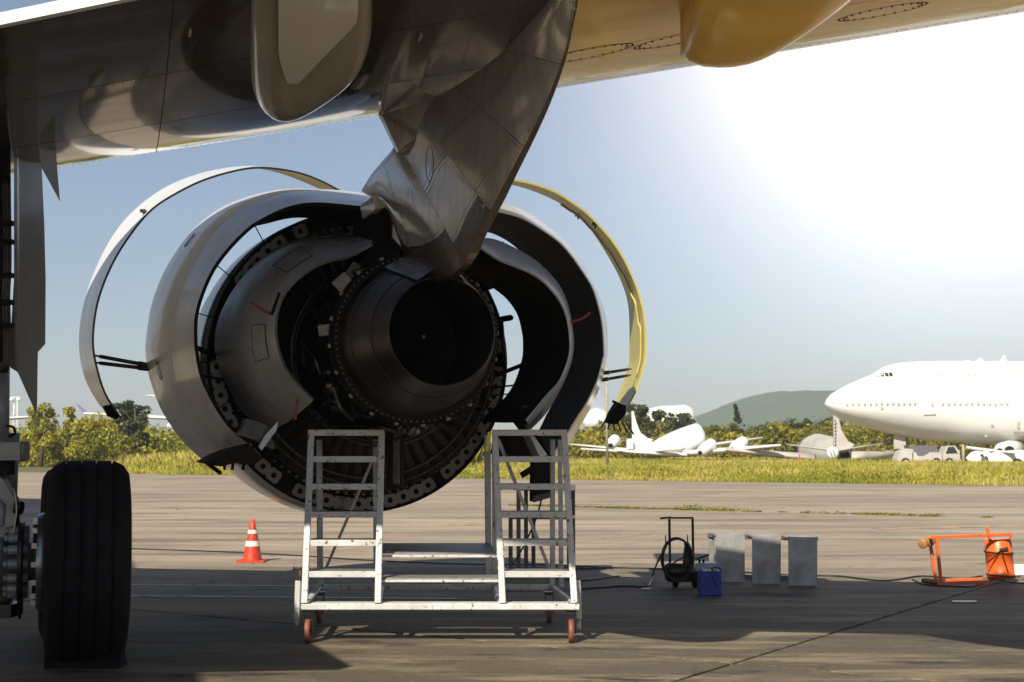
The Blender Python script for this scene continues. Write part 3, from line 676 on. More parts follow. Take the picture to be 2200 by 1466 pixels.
# hinged cowls: shells lofted between measured edges, each with real thickness
def shell(name, curves, mats, n=60, th=.035, bulge=None):
    C = [crom([epx(x, y, a) for x, y, a in c], n) for c in curves]; K = 8
    rows = []
    for i in range(n):
        pts = [c[i] for c in C]; rows.append(crom(pts, K * (len(pts) - 1) + 1) if len(pts) > 2 else [pts[0].lerp(pts[1], k / K) for k in range(K + 1)])
    if bulge:
        for i in range(n):
            m_ = len(rows[i])
            for k in range(m_):
                p = rows[i][k]; q = p - EO; q -= AX * q.dot(AX); rows[i][k] = p + q.normalized() * bulge * math.sin(math.pi * k / (m_ - 1))
    nr, nc = n, len(rows[0]); nor = []
    for i in range(nr):
        r = []
        for j in range(nc):
            du = rows[min(i + 1, nr - 1)][j] - rows[max(i - 1, 0)][j]; dv = rows[i][min(j + 1, nc - 1)] - rows[i][max(j - 1, 0)]
            v = du.cross(dv); v = v.normalized() if v.length > 1e-9 else Vector((0, 0, 1)); r.append(v)
        nor.append(r)
    acc = sum(((1 if nor[i][nc // 2].dot(rows[i][nc // 2] - EO) > 0 else -1) for i in range(nr)))
    sg = -1 if acc > 0 else 1
    inn = [[rows[i][j] + nor[i][j] * th * sg for j in range(nc)] for i in range(nr)]
    b = MB(); b.grid(rows, 0); b.grid(inn, 1)
    for ra, rb in ((rows[0], inn[0]), (rows[-1], inn[-1]), ([r[0] for r in rows], [r[0] for r in inn]), ([r[-1] for r in rows], [r[-1] for r in inn])):
        b.grid([ra, rb], 2, smooth=False)
    o = b.build(name, mats, air, recalc=False); return o, rows, nor, -sg
def A(c, a): return [(x, y, a) for x, y in c]
LFa = [(740, 413), (690, 387), (640, 369), (575, 359), (520, 362), (440, 384), (370, 418), (318, 455), (270, 515), (235, 575), (210, 640), (199, 700), (198, 750), (208, 800), (225, 850), (258, 900)]
LFf = [(698, 407), (650, 386), (610, 371), (565, 360), (520, 357), (440, 370), (360, 400), (290, 450), (240, 510), (200, 590), (178, 660), (170, 720), (172, 770), (185, 820), (210, 865), (234, 894)]
o, lr, ln, ls = shell('fan_cowl_door', [A(LFa, 3.9), A(LFf, 5.1)], [M['white'], M['primer'], M['steel']], th=.02)
RFa = [(1060, 380), (1088, 382), (1140, 392), (1194, 411), (1240, 440), (1274, 468), (1327, 530), (1367, 609), (1386, 681), (1389, 758), (1383, 793), (1370, 836), (1354, 868), (1341, 898)]
RFf = [(1060, 386), (1081, 389), (1140, 405), (1194, 428), (1235, 455), (1266, 484), (1306, 543), (1338, 604), (1354, 663), (1356, 758), (1354, 788), (1340, 828), (1327, 862), (1310, 892)]
o, rr_, rn, rs_ = shell('fan_cowl_door', [A(RFa, 3.9), A(RFf, 5.1)], [M['white'], M['primer'], M['primer']], th=.02)
# stiffening rib across the right door's inside
b = MB(); pts = []
for k in range(14, 52): f = min(1, max(0, (k - 14) / 30)); j = int(round(1 + 6 * (1 - f))); pts.append(rr_[k][j].lerp(eng(4.5, 0, 0), .012))
b.tube(pts, .012, 6); b.build('door_rib', M['primer'], air)
LRf = [(800, 428), (766, 415), (678, 407), (590, 409), (502, 433), (443, 468), (399, 512), (355, 579), (326, 653), (314, 726), (313, 766), (322, 815), (345, 878), (379, 932), (408, 964), (442, 995)]
LRa = [(822, 448), (766, 442), (678, 435), (619, 444), (560, 471), (528, 493), (487, 535), (455, 579), (431, 632), (418, 682), (417, 740), (419, 757), (429, 809), (454, 863), (488, 915), (534, 955)]
o, LR, LRn, LRs = shell('reverser_outer_cowl', [A(LRa, 1.9), A(LRf, 3.9)], [M['cowl'], M['liner'], M['liner']], th=.03, bulge=.05)
LRi = [(800, 478), (754, 488), (707, 472), (634, 466), (575, 478), (524, 494), (482, 540), (449, 584), (425, 636), (411, 686), (410, 742), (413, 762), (423, 812), (449, 866), (484, 918), (528, 955)]
LRa2 = [(x - 1, y + 1) for x, y in LRa]
shell('reverser_inner_liner', [A(LRa2, 1.92), A(LRi, 2.85)], [M['liner'], M['liner'], M['liner']], th=.01)
RRs = [(1050, 428), (1064, 432), (1120, 450), (1173, 482), (1226, 530), (1261, 583), (1287, 636), (1303, 689), (1306, 758), (1303, 775), (1293, 820), (1274, 868), (1253, 905), (1225, 950), (1200, 985)]
RRa = [(1040, 446), (1064, 452), (1120, 467), (1173, 498), (1213, 530), (1253, 583), (1277, 625), (1294, 689), (1299, 758), (1296, 775), (1284, 820), (1262, 866), (1240, 900), (1212, 945), (1185, 980)]
RRf = [(1010, 486), (1032, 494), (1060, 500), (1100, 522), (1140, 560), (1175, 610), (1200, 670), (1212, 740), (1212, 775), (1208, 800), (1192, 860), (1175, 895), (1160, 925), (1140, 950), (1120, 965)]
o, RR, RRn, RRs_ = shell('reverser_outer_cowl', [A(RRa, 1.9), A(RRs, 3.2)], [M['cowl'], M['liner'], M['cowl']], th=.012)
shell('reverser_inner_liner', [A(RRa, 1.92), A(RRf, 3.15)], [M['liner'], M['liner'], M['liner']], th=.012, bulge=.03)
LIa = [(798, 524), (748, 550), (711, 558), (670, 575), (629, 607), (604, 641), (591, 688), (593, 735), (607, 782), (632, 820), (672, 862)]
LIf = [(800, 497), (760, 503), (725, 506), (663, 508), (600, 530), (540, 575), (496, 630), (468, 690), (461, 750), (475, 800), (500, 850), (531, 897), (575, 930)]
LIm = [(799, 502), (755, 514), (720, 516), (665, 524), (610, 552), (560, 600), (528, 650), (516, 705), (518, 760), (534, 815), (562, 862), (622, 905)]
o, LI, LIn, LIs = shell('core_cowl_half', [A(LIa, 1.25), A(LIm, 1.95), A(LIf, 2.65)], [M['core'], M['liner'], M['rim']], th=.02)
RIs = [(1012, 510), (1030, 511), (1066, 515), (1120, 540), (1160, 567), (1200, 610), (1221, 657), (1232, 716), (1232, 758), (1221, 800), (1200, 845), (1173, 889), (1140, 924)]
RIa = [(1004, 516), (1020, 522), (1066, 554), (1093, 566), (1133, 582), (1168, 604), (1200, 640), (1218, 677), (1226, 720), (1225, 765), (1205, 818), (1173, 855), (1132, 905)]
RIf = [(990, 565), (1005, 577), (1032, 596), (1069, 623), (1093, 644), (1114, 676), (1124, 715), (1126, 740), (1124, 772), (1109, 820), (1088, 854), (1056, 885), (1030, 905)]
o, RI, RIn, RIs_ = shell('core_cowl_half', [A(RIa, 1.2), A(RIs, 1.9)], [M['core'], M['black'], M['rim']], th=.015)
shell('core_cowl_liner', [A(RIa, 1.22), A(RIf, 2.65)], [M['black'], M['black'], M['black']], th=.012, bulge=.03)
# raised panels and hatches on cowl skins
def patch(rows, nor, sg, i0, i1, j0, j1, name, m, off=.005):
    b = MB(); g = [[rows[i][j] + nor[i][j] * sg * off for j in range(j0, j1 + 1)] for i in range(i0, i1 + 1)]; b.grid(g)
    per = [g[0][j] for j in range(len(g[0]))] + [g[i][-1] for i in range(1, len(g))] + [g[-1][j] for j in range(len(g[0]) - 2, -1, -1)] + [g[i][0] for i in range(len(g) - 2, 0, -1)]
    b.build(name, m, air, recalc=False)
    b = MB(); b.tube(per + [per[0]], .0035, 4, cap=False); b.build(name + '_edge', M['seam'], air)
patch(LI, LIn, LIs, 36, 44, 2, 5, 'hatch', M['core'])
patch(LI, LIn, LIs, 15, 22, 3, 8, 'hatch', M['core'])
def ringmark(rows, nor, sg, i, j, r):
    c = rows[i][j] + nor[i][j] * sg * .006; n = nor[i][j]; u = (rows[i + 1][j] - rows[i][j]).normalized(); v = n.cross(u); b = MB()
    b.tube([c + (u * math.cos(2 * math.pi * k / 24) + v * math.sin(2 * math.pi * k / 24) * .75) * r for k in range(25)], .0035, 4, cap=False); b.build('access_port_outline', M['seam'], air)
ringmark(LR, LRn, LRs, 27, 6, .075); ringmark(LR, LRn, LRs, 45, 5, .085)
# lower lip details of the left reverser cowl: latches, hooks
b = MB(); b.prism([epx(x, y, 1.7) for x, y in [(534, 953), (565, 985), (545, 1000), (510, 992), (480, 1003), (442, 995), (470, 978)]], AX * .9); b.build('cowl_bottom_beam', M['liner'], air)
b = MB(); b.tube([epx(442, 993, 1.9), epx(474, 1017, 1.8)], .018, 8); b.build('latch_bar', M['black'], air)
for px in (484, 501, 524):
    b = MB(); b.bar(epx(px, 990, 1.9), epx(px - 2, 1010, 1.9), .02, .03); b.build('latch_hook', M['black'], air)
# folded lower end of left core cowl, catching blue sky light
b = MB(); b.prism([epx(x, y, 1.6) for x, y in [(552, 905), (575, 915), (592, 965), (545, 945), (512, 935), (530, 900)]], AX * .25); b.build('cowl_end_plate', M['steel'], air)
b = MB(); b.prism([epx(x, y, 1.5) for x, y in [(598, 905), (594, 925), (562, 968), (556, 960), (570, 935)]], AX * .05); b.build('cowl_end_flange', M['rim'], air)
b = MB(); b.prism([epx(x, y, 1.5) for x, y in [(1141, 873), (1175, 856), (1160, 900), (1135, 925), (1120, 905)]], AX * .25); b.build('cowl_end_plate', M['steel'], air)
# latch mass and hanging gear under the right cowl
b = MB(); b.prism([epx(x, y, 1.7) for x, y in [(1095, 930), (1150, 925), (1185, 980), (1170, 990), (1120, 988), (1090, 975)]], AX * .5); b.build('lower_bifurcation', M['black'], air)
b = MB(); b.prism([epx(x, y, 1.6) for x, y in [(1148, 985), (1182, 985), (1182, 1068), (1147, 1078)]], AX * .12); b.build('hanging_latch_beam', M['black'], air)
b = MB(); b.prism([epx(x, y, 1.55) for x, y in [(1148, 1066), (1181, 1058), (1181, 1070), (1147, 1080)]], AX * .03); b.build('beam_end_plate', M['steel'], air)
b = MB(); b.bar(epx(1120, 1022, 1.5), epx(1150, 1003, 1.5), .03, .05); b.build('latch_handle', M['black'], air)
b = MB(); b.prism([epx(x, y, 1.5) for x, y in [(1138, 935), (1146, 935), (1176, 978), (1160, 982)]], AX * .3); b.build('drain_fin', M['core'], air)
# struts and rods
def rod(p, q, r, m='black', name='hold_open_rod', n=8):
    b = MB(); b.tube([p, q], r, n); b.build(name, M[m], air)
def strut(p, q, r):
    d = q - p; b = MB(); b.tube([p, p + d * .08], r * .6, 8); b.tube([p + d * .08, p + d * .12, p + d * .8], [r * .8, r * 1.2, r * 1.2], 10); b.tube([p + d * .8, p + d * .82, q], [r * 1.6, r * 1.6, r * 1.5], 10); b.build('hold_open_strut', M['steel'], air)
strut(epx(203, 764, 4.1), epx(322, 786, 3.85), .016); strut(epx(203, 779, 4.1), epx(322, 793, 3.85), .016)
strut(epx(1356, 793, 4.1), epx(1296, 802, 3.5), .013); strut(epx(1355, 806, 4.1), epx(1292, 817, 3.5), .013)
rod(epx(416, 744, 2.0), epx(462, 766, 2.8), .022)
rod(epx(425, 806, 2.0), epx(480, 816, 2.8), .012)
for p, q in (((540, 470), (570, 528)), ((462, 567), (499, 598)), ((420, 672), (462, 684)), ((424, 782), (462, 775)), ((462, 882), (500, 858)), ((1082, 520), (1078, 530)), ((1160, 935), (1175, 890)), ((667, 475), (668, 500))):
    rod(epx(*p, 2.6), epx(*q, 2.95), .005)
rod(epx(1068, 806, 2.4), epx(1128, 782, 1.6), .02); rod(epx(1065, 832, 2.6), epx(1108, 828, 1.8), .008); rod(epx(1060, 850, 2.6), epx(1098, 846, 1.8), .006)
rod(epx(1078, 686, 2.6), epx(1097, 683, 2.3), .028); rod(epx(1078, 690, 2.6), epx(1084, 785, 2.6), .016, 'steel')
# red handled brackets on the core cowls
for pts, a in (([(540, 650), (560, 663), (584, 676)], 1.2), ([(640, 858), (636, 880), (634, 902)], 1.2), ([(1227, 692), (1250, 685), (1268, 672)], 1.2)):
    b = MB(); b.tube(crom([epx(x, y, a) for x, y in pts], 10), .012, 6); b.build('stay_handle', M['red'], air)
rod(epx(600, 630, 1.2), epx(584, 676, 1.15), .013, 'black', 'stay_link')
# small clips on fan cowls
for px, py in ((308, 454), (1277, 482), (1240, 462)):
    b = MB(); p = epx(px, py, 4.0); b.box(p, (.05, .06, .03)); b.box(p + Vector((.01, 0, -.025)), (.02, .03, .04)); b.build('cowl_latch', M['steel'], air)
# broken latch bundle at the right door's foot
b = MB(); b.prism([epx(x, y, 3.85) for x, y in [(1327, 866), (1346, 872), (1343, 892), (1326, 912), (1306, 908), (1314, 888)]], AX * .12); b.build('door_foot_fitting', M['black'], air)
for k in range(6):
    p = epx(1300 + 9 * k, 905 + 3 * (k % 2), 3.85); q = epx(1292 + 14 * k, 918 + 4 * (k % 3) + (k > 2) * 8, 3.8); b = MB(); b.tube([p, q], .009, 6); b.build('latch_hook', M['steel'], air)
for k in range(3):
    b = MB(); b.bar(epx(1316 + 6 * k, 862 + 10 * k, 3.85), epx(1336 + 4 * k, 872 + 8 * k, 3.85), .02, .025); b.build('latch_hook', M['black'], air)
b = MB(); b.prism([epx(x, y, 3.9) for x, y in [(222, 872), (238, 870), (257, 895), (252, 901), (232, 893)]], AX * .3); b.build('door_foot_fitting', M['black'], air)
# dark hinge beams and ducting between pylon and core
b = MB(); b.prism([epx(x, y, 1.5) for x, y in [(800, 440), (850, 445), (860, 520), (850, 600), (800, 640), (770, 600), (795, 520)]], AX * .8); b.build('pylon_bulkhead', M['black'], air)
b = MB(); b.prism([epx(x, y, 1.4) for x, y in [(845, 448), (860, 452), (858, 505), (876, 530), (866, 535), (843, 510)]], AX * .2); b.build('hinge_fitting', M['rim'], air)
b = MB(); b.prism([epx(x, y, 1.6) for x, y in [(1010, 500), (1030, 520), (1070, 570), (1060, 620), (990, 580), (960, 560)]], AX * .8); b.build('pylon_bulkhead', M['black'], air)
b = MB(); b.prism([epx(x, y, 1.2) for x, y in [(800, 422), (832, 432), (826, 446), (806, 450)]], AX * .5); b.build('hinge_cover', M['cowl'], air)
# lower core accessories, gearbox and harness hanging below the casing
for k in range(26):
    px = random.uniform(640, 1010); py = 880 + random.uniform(-10, 60) - abs(px - 860) * .12; a = random.uniform(1.0, 1.9)
    pts = [epx(px, py, a), epx(px + random.uniform(-50, 50), py + random.uniform(-20, 35), a + .1), epx(px + random.uniform(-90, 90), py + random.uniform(-35, 35), a + .2)]
    b = MB(); b.tube(crom(pts, 14), random.choice([.006, .009, .014]), 6); b.build('harness', M[random.choice(['pipe', 'steel', 'black'])], air)
b = MB(); b.box(epx(850, 960, 1.9), (.12, .3, .7)); b.build('drain_tower', M['black'], air)
b = MB(); b.box(epx(852, 975, 1.7), (.05, .08, .5)); b.build('drain_pipe', M['steel'], air)

# the airliner's own body, alongside on the left
b = MB(); fb = eng(0, -9.2, 0); fb.z = 4.9
b.lathe([(-28, .1), (-25, .9), (-19, 1.9), (-12, 2.65), (-8, 2.75), (22, 2.75), (27, 2.4), (30, 1.6), (31.5, .7), (32, .01)], fb, EF, 40); b.build('fuselage', M['white'], air)
b = MB(); b.prism([Vector(p) for p in ((-7.5, 4.9, 3.9), (-3.15, 5.4, 3.95), (-3.6, 6.6, 3.95), (-3.6, 8.3, 3.95), (-7.5, 8.8, 3.85))], (0, 0, .14)); b.build('unseen_shade_flap', M['wing'], air)  # flap plate out of view, added and shaped to shade the left foreground
# main landing gear at the left
GC = at(187, 1204, 10.1); TR = .70
def wheel(c, w=.56, nm='wheel'):
    wr = empty('x', c, None, None); bpy.data.objects.remove(wr)
    h = w / 2
    prof = [(-h * .62, .30), (-h * .70, .36), (-h * .90, .44), (-h, .54), (-h * .97, .61), (-h * .84, .665)]
    t = [-.62, -.58, -.575, -.535, -.53, -.2, -.195, -.155, -.15, .15, .155, .195, .2, .53, .535, .575, .58, .62]
    for q in t:
        gro = any(abs(abs(q) - c_) < .022 for c_ in (.555, .175)); prof.append((h * q, (.682 if gro else .70) - .012 * q * q))
    prof += [(-a, r) for a, r in reversed(prof[:6])]
    b = MB(); b.lathe(prof, c, ER, 96); ty = b.build('tyre', M['rubber'], air)
    b = MB(); b.lathe([(-h * .60, .30), (-h * .78, .315), (-h * .80, .30), (-h * .55, .27), (-h * .5, .1), (h * .5, .1), (h * .55, .27), (h * .8, .3), (h * .78, .315), (h * .60, .30)], c, ER, 64)
    b.build('wheel_rim', M['geargrey'], ty)
    return ty
wheel(GC); wheel(at(165, 1190, 11.5))
c = GC
b = MB(); b.lathe([(-.36, .001), (-.36, .27), (-.28, .29), (-.26, .30)], c, ER, 48); b.build('brake_disc_pack', M['steel'], air)
b = MB(); b.lathe([(-.335, .325), (-.28, .345), (-.27, .33), (-.33, .315)], c, ER, 48); b.build('rim_flange', M['rim'], air)
for k in range(14):
    t = 2 * math.pi * k / 14; d = EF * math.cos(t) + EU * math.sin(t); b = MB()
    b.tube([c + ER * -.39 + d * .22, c + ER * -.52 + d * .22], .034, 10); b.tube([c + ER * -.52 + d * .22, c + ER * -.55 + d * .22], .024, 8); b.build('brake_piston', M['geargrey'], air)
    b = MB(); b.box(c + ER * -.335 + d * .285, (.06, .035, .035)); b.build('drive_lug', M['rim'], air)
b = MB(); b.tube([c + ER * -.36, c + ER * -1.3], [.13, .13], 24); b.tube([c + ER * -.56, c + ER * -.62], .17, 24); b.build('axle', M['geargrey'], air)
b = MB(); b.tube([c + ER * -.42, c + ER * -.46], .275, 32); b.build('brake_housing', M['steel'], air)
b = MB(); b.tube([at(-6, 1320, 10.3), at(12, 930, 10.3)], .10, 24); b.tube([at(-4, 1000, 10.3), at(-2, 780, 10.3)], .075, 24); b.build('gear_piston', M['geargrey'], air)
b = MB(); b.tube([at(-12, 800, 10.4), at(-8, 180, 10.4)], .105, 24); b.build('gear_leg', M['black'], air)
for px, r in ((14, .016), (20, .011), (8, .012)):
    b = MB(); b.tube(crom([at(px, 380, 10.25), at(px + 2, 560, 10.2), at(px - 1, 640, 10.22), at(px + 2, 760, 10.2), at(px - 6, 800, 10.2)], 22), r, 8); b.build('hydraulic_pipe', M['steel'], air)
for py in (520, 592, 650, 700, 480): 
    b = MB(); b.box(at(16, py, 10.18), (.08, .05, .035)); b.build('pipe_clamp', M['black'], air)
b = MB(); b.box(at(20, 970, 10.1), (.22, .2, .125)); b.tube([at(44, 970, 10.1), at(57, 970, 10.1)], .072, 24); b.build('lower_fork', M['geargrey'], air)
b = MB(); b.tube(crom([at(14, 915, 10.2), at(28, 918, 10.2), at(32, 932, 10.2), at(18, 938, 10.2)], 14), .01, 6); b.build('hydraulic_hose', M['black'], air)
b = MB(); b.box(at(10, 1005, 10.1), (.1, .12, .1)); b.build('link_pin', M['black'], air)
b = MB(); b.prism([at(x, y, 10.0) for x, y in [(-20, 1010), (6, 1030), (34, 1078), (30, 1160), (-10, 1190), (-20, 1150), (10, 1130), (14, 1085), (-20, 1050)]], (0, .1, 0)); b.build('torque_link', M['geargrey'], air)
b = MB(); b.tube([at(32, 1090, 9.95), at(48, 1092, 9.95)], .045, 14); b.tube([at(36, 1110, 9.95), at(42, 1330, 9.9)], .012, 8); b.build('brake_line_block', M['steel'], air)
b = MB(); b.tube(crom([at(26, 1160, 9.85), at(36, 1100, 9.85), at(30, 1052, 9.85), at(22, 1050, 9.85)], 14), .006, 6); b.build('hydraulic_hose', M['rim'], air)
b = MB(); b.box(at(15, 1310, 10.1), (.14, .25, .09)); b.build('jacking_pad', M['steel'], air)
# gear doors
dp = [(30, 235), (58, 190), (84, 205), (88, 330), (95, 480), (98, 600), (97, 738), (81, 756), (79, 892), (60, 850), (38, 800), (22, 790), (20, 770), (30, 600)]
b = MB(); b.prism([at(x, y, 10.9 + (x - 30) * .006) for x, y in dp], (-.02, .07, 0)); dr = b.build('gear_door', M['door'], air)
b = MB(); b.prism([at(x, y, 10.82 + (x - 30) * .006) for x, y in [(30, 250), (36, 245), (38, 796), (32, 792)]], (0, .05, 0)); b.build('door_edge_strip', M['geargrey'], dr)
b = MB(); b.prism([at(x, y, 10.6 + (x - 84) * .004) for x, y in [(82, 198), (96, 262), (100, 234), (118, 275), (122, 350), (129, 432), (110, 395), (88, 355)]], (-.02, .06, 0)); b.build('fixed_gear_fairing', M['door'], air)
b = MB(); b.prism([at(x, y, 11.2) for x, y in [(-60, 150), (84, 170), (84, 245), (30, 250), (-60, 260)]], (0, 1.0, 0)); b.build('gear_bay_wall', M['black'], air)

# ------------------------------------------------------------------ objects on the apron
chk = MB(); c0 = grd(175, 1437)
chk.prism([c0 + Vector((-.26, 0, 0)), c0 + Vector((-.26, .03, .15)), c0 + Vector((-.26, .10, .15)), c0 + Vector((-.26, .20, 0))], (.52, 0, 0))
tag(chk.build('wheel_chock', M['rubber']), 'black rubber block wedged against the near side of the big tyre', 'wheel chock')

# maintenance stand
ys = 11.0; Y0 = grd(950, 1383).y + .03
ST = empty('maintenance_stand', grd(945, 1380), 'chipped white steel work stand with two stair ladders and a low middle platform', 'work stand')
def seg(name, p, q, w, h, m='stand', par=ST):
    b = MB(); b.bar(p, q, w, h, up=(0, -1, 0)); return b.build(name, M[m], par)
YF, YR = Y0, Y0 + 1.35
def F(px, py): return at(px, py, YF)
zb = at(950, 1305, YF).z
def lad(y): # depth of the leaning ladder front at image height y
    return YF + .34 * (1300 - y) / 375
def Lp(px, py): return at(px, py, lad(py))
seg('base_rail', F(648, 1304), F(1244, 1304), .045, .055)
seg('base_rail', at(676, 1262, YR), at(1192, 1262, YR), .045, .05)
seg('base_side_rail', F(653, 1303), at(686, 1262, YR), .045, .045); seg('base_side_rail', F(1237, 1303), at(1186, 1262, YR), .045, .045)
seg('base_side_rail', F(1078, 1303), at(1062, 1262, YR), .04, .04); seg('base_side_rail', F(812, 1303), at(820, 1262, YR), .04, .04)
# the two ladders
for (x0, x1, X0, X1) in ((654, 669, 812, 820), (1080, 1063, 1234, 1212)):
    seg('stringer', Lp(x0, 1296), Lp(x1, 930), .05, .04); seg('stringer', Lp(X0, 1296), Lp(X1, 930), .05, .04)
    seg('top_rail', at(x1 - 6, 930, lad(930)), at(X1 + 6, 930, lad(930)), .05, .055)
    for yy in (987, 1046, 1106, 1167, 1234):
        f = (1296 - yy) / 366; xa = x0 + (x1 - x0) * f; xb = X0 + (X1 - X0) * f
        b = MB(); pa_ = at(xa + 3, yy, lad(yy)); pb_ = at(xb - 3, yy, lad(yy)); b.bar(pa_, pb_, .018, .048, up=(0, 0, 1))
        sp = b.build('step_rail', M['stand'], ST)
        b = MB(); mid = (pa_ + pb_) / 2; b.box(mid + Vector((0, .14, .015)), ((pb_ - pa_).length, .26, .012)); b.build('step_tread', M['tread'], ST)
    # platform behind top step
    mid = (at(x1, 930, lad(930)) + at(X1, 930, lad(930))) / 2
    b = MB(); b.box(mid + Vector((0, .45, .0)), (.56, .85, .03)); b.build('top_platform', M['tread'], ST)
# rear legs and braces
for x0, y0, x1, y1, w in ((686, 945, 688, 1262, .05), (806, 945, 808, 1262, .04), (1047, 935, 1050, 1262, .055), (1062, 945, 1062, 1262, .04), (1187, 945, 1187, 1262, .045), (1203, 945, 1206, 1262, .04)):
    seg('rear_leg', at(x0, y0, YR - .1), at(x1, y1, YR), w, w)
seg('diagonal_brace', at(820, 944, YF + .45), at(690, 1245, YR - .02), .022, .03)
seg('diagonal_brace', at(1070, 944, YF + .45), at(1184, 1232, YR - .02), .03, .03)
# middle platform and its step
b = MB(); b.prism([at(820, 1190, YF + .30), at(1066, 1190, YF + .30), at(1053, 1170, YR - .05), at(822, 1170, YR - .05)], (0, 0, .012)); b.build('middle_platform', M['tread'], ST)
seg('platform_edge', at(818, 1195, YF + .28), at(1068, 1195, YF + .28), .02, .045)
seg('platform_edge', at(822, 1174, YR - .02), at(1053, 1174, YR - .02), .02, .03)
seg('step_rail', at(818, 1248, YF + .12), at(1072, 1248, YF + .12), .02, .055)
b = MB(); p = at(945, 1240, YF + .25); b.box(p, (.92, .26, .012)); b.build('step_tread', M['tread'], ST)
# base footboard
b = MB(); p = at(945, 1296, YF + .08); b.box(p, (2.0, .12, .012)); b.build('base_tread', M['stand'], ST)
# casters
def caster(px, Y, fl):
    zt = at(px, 1318, YF).z if fl else at(px, 1318, YR).z + .03
    c = Vector((at(px, 1350, Y).x, Y, .09)); b = MB(); b.lathe([(-.022, .001), (-.022, .075), (-.018, .09), (.018, .09), (.022, .075), (.022, .001)], c, (1, 0, 0), 28); w_ = b.build('caster_wheel', M['caster'], ST)
    b = MB(); b.box(c + Vector((-.034, 0, .06)), (.008, .06, .16)); b.box(c + Vector((.034, 0, .06)), (.008, .06, .16)); b.box(c + Vector((0, 0, .148)), (.078, .07, .012)); b.box(c + Vector((0, 0, .165)), (.10, .10, .012)); b.build('caster_fork', M['steel'], ST)
caster(662, YF + .03, True); caster(1227, YF + .03, True); caster(686, YR, False); caster(1180, YR, False)
# screw jacks at the sides
for px, sx in ((641, 1), (1241, -1)):
    b = MB(); b.bar(at(px, 1248, YF + .12), at(px - 3 * sx, 1330, YF + .12), .045, .045); b.tube([at(px - 3 * sx, 1330, YF + .12), at(px - 3 * sx, 1352, YF + .12)], .016, 10); b.build('stabiliser_leg', M['stand'], ST)
    b = MB(); b.tube([at(px + 4 * sx, 1225, YF + .12), at(px + 4 * sx, 1250, YF + .12)], .012, 8); b.tube([at(px + 14 * sx, 1220, YF + .12), at(px - 10 * sx, 1222, YF + .12)], .009, 8); b.tube([at(px - 8 * sx, 1222, YF + .12), at(px - 12 * sx, 1222, YF + .12)], .016, 8); b.build('jack_handle', M['rust'], ST)
b = MB(); b.prism([at(x, y, lad(940) - .04) for x, y in [(1048, 928), (1056, 928), (1050, 970), (1043, 968)]], (0, .008, 0)); tag(b.build('streamer', M['yellow']), 'yellow tape strip hanging on the top left corner of the right-hand ladder', 'tape')

# violet trestle behind the stand's right ladder
TS = empty('trestle', grd(1165, 1245), 'dull violet steel trestle standing behind the right-hand ladder of the white work stand', 'trestle')
YT = grd(1165, 1240).y
for x, y0, dy in ((1097, 1110, 0), (1114, 1050, 0), (1130, 1050, .5), (1146, 1110, .5), (1222, 1050, 0), (1231, 1048, .5)):
    seg('trestle_leg', at(x, y0, YT + dy), Vector((at(x, y0, YT + dy).x, YT + dy, .0)), .05, .05, 'purple', TS)
seg('trestle_top', at(1108, 1050, YT), at(1236, 1050, YT), .05, .05, 'purple', TS); seg('trestle_top', at(1126, 1049, YT + .5), at(1234, 1049, YT + .5), .05, .05, 'purple', TS)
seg('trestle_rail', at(1094, 1112, YT), at(1236, 1112, YT), .04, .04, 'purple', TS); seg('trestle_rail', at(1094, 1222, YT), at(1236, 1222, YT), .04, .04, 'purple', TS)
b = MB(); b.box(at(1170, 1049, YT + .25) + Vector((0, 0, .03)), (.72, .55, .02)); b.build('trestle_plate', M['purple'], TS)
b = MB(); b.box(at(1226, 1140, YT + .3), (.04, .45, .95)); b.build('side_plate', M['purple'], TS)

# traffic cone
def cone(name, px, py, H, label, n_b=True, s=1):
    p = grd(px, py); e = empty(name, p, label, 'traffic cone')
    b = MB(); b.box(p + Vector((0, 0, .0125 * s)), (.36 * s, .36 * s, .025 * s)); b.build('cone_base', M['conered'], e)
    zs = [(.02, .13), (.15, .105), (.15, .105), (.27, .08), (.27, .08), (.36, .065), (.36, .065), (.43, .05), (.43, .05), (.55, .028), (.555, .018)]
    b = MB(); b.lathe([(z * H / .55, r * H / .55) for z, r in zs], p, (0, 0, 1), 32); b.build('cone_body', M['conered'], e)
    for z0, z1, r0, r1 in ((.205, .275, .0955, .0815), (.37, .42, .0645, .0545)):
        b = MB(); b.lathe([(z0 * H / .55, (r0 + .003) * H / .55), (z1 * H / .55, (r1 + .003) * H / .55)], p, (0, 0, 1), 32); b.build('reflective_band', M['conewhite'], e)
    return e
cone('traffic_cone', 542, 1207, .555, 'red traffic cone with two white bands on the concrete left of the work stand')

# hose reel trolley
YD = grd(1460, 1262).y
TR_ = empty('hose_trolley', grd(1465, 1262), 'dark rusty hand trolley with a motor and upright handle frame left of the blue box', 'trolley')
def D(px, py, dy=0): return at(px, py, YD + dy)
seg('handle_post', D(1438, 1115), D(1440, 1245), .026, .026, 'rust', TR_); seg('handle_post', D(1488, 1114), D(1490, 1245), .026, .026, 'rust', TR_)
seg('handle_bar', D(1418, 1114), D(1442, 1112), .022, .018, 'rust', TR_); seg('handle_bar', D(1440, 1113), D(1490, 1113), .02, .018, 'rust', TR_)
seg('guide_pin', D(1430, 1150, -.1), D(1430, 1176, -.1), .012, .012, 'rust', TR_); seg('guide_pin', D(1477, 1150, -.1), D(1477, 1170, -.1), .012, .012, 'rust', TR_)
b = MB(); b.lathe([(-.16, .001), (-.16, .07), (-.13, .09), (.12, .09), (.16, .06), (.18, .001)], D(1460, 1228, -.05), (1, 0, 0), 24); b.build('motor', M['steel'], TR_)
b = MB(); b.box(D(1462, 1238, -.05), (.30, .3, .10)); b.build('trolley_bed', M['black'], TR_)
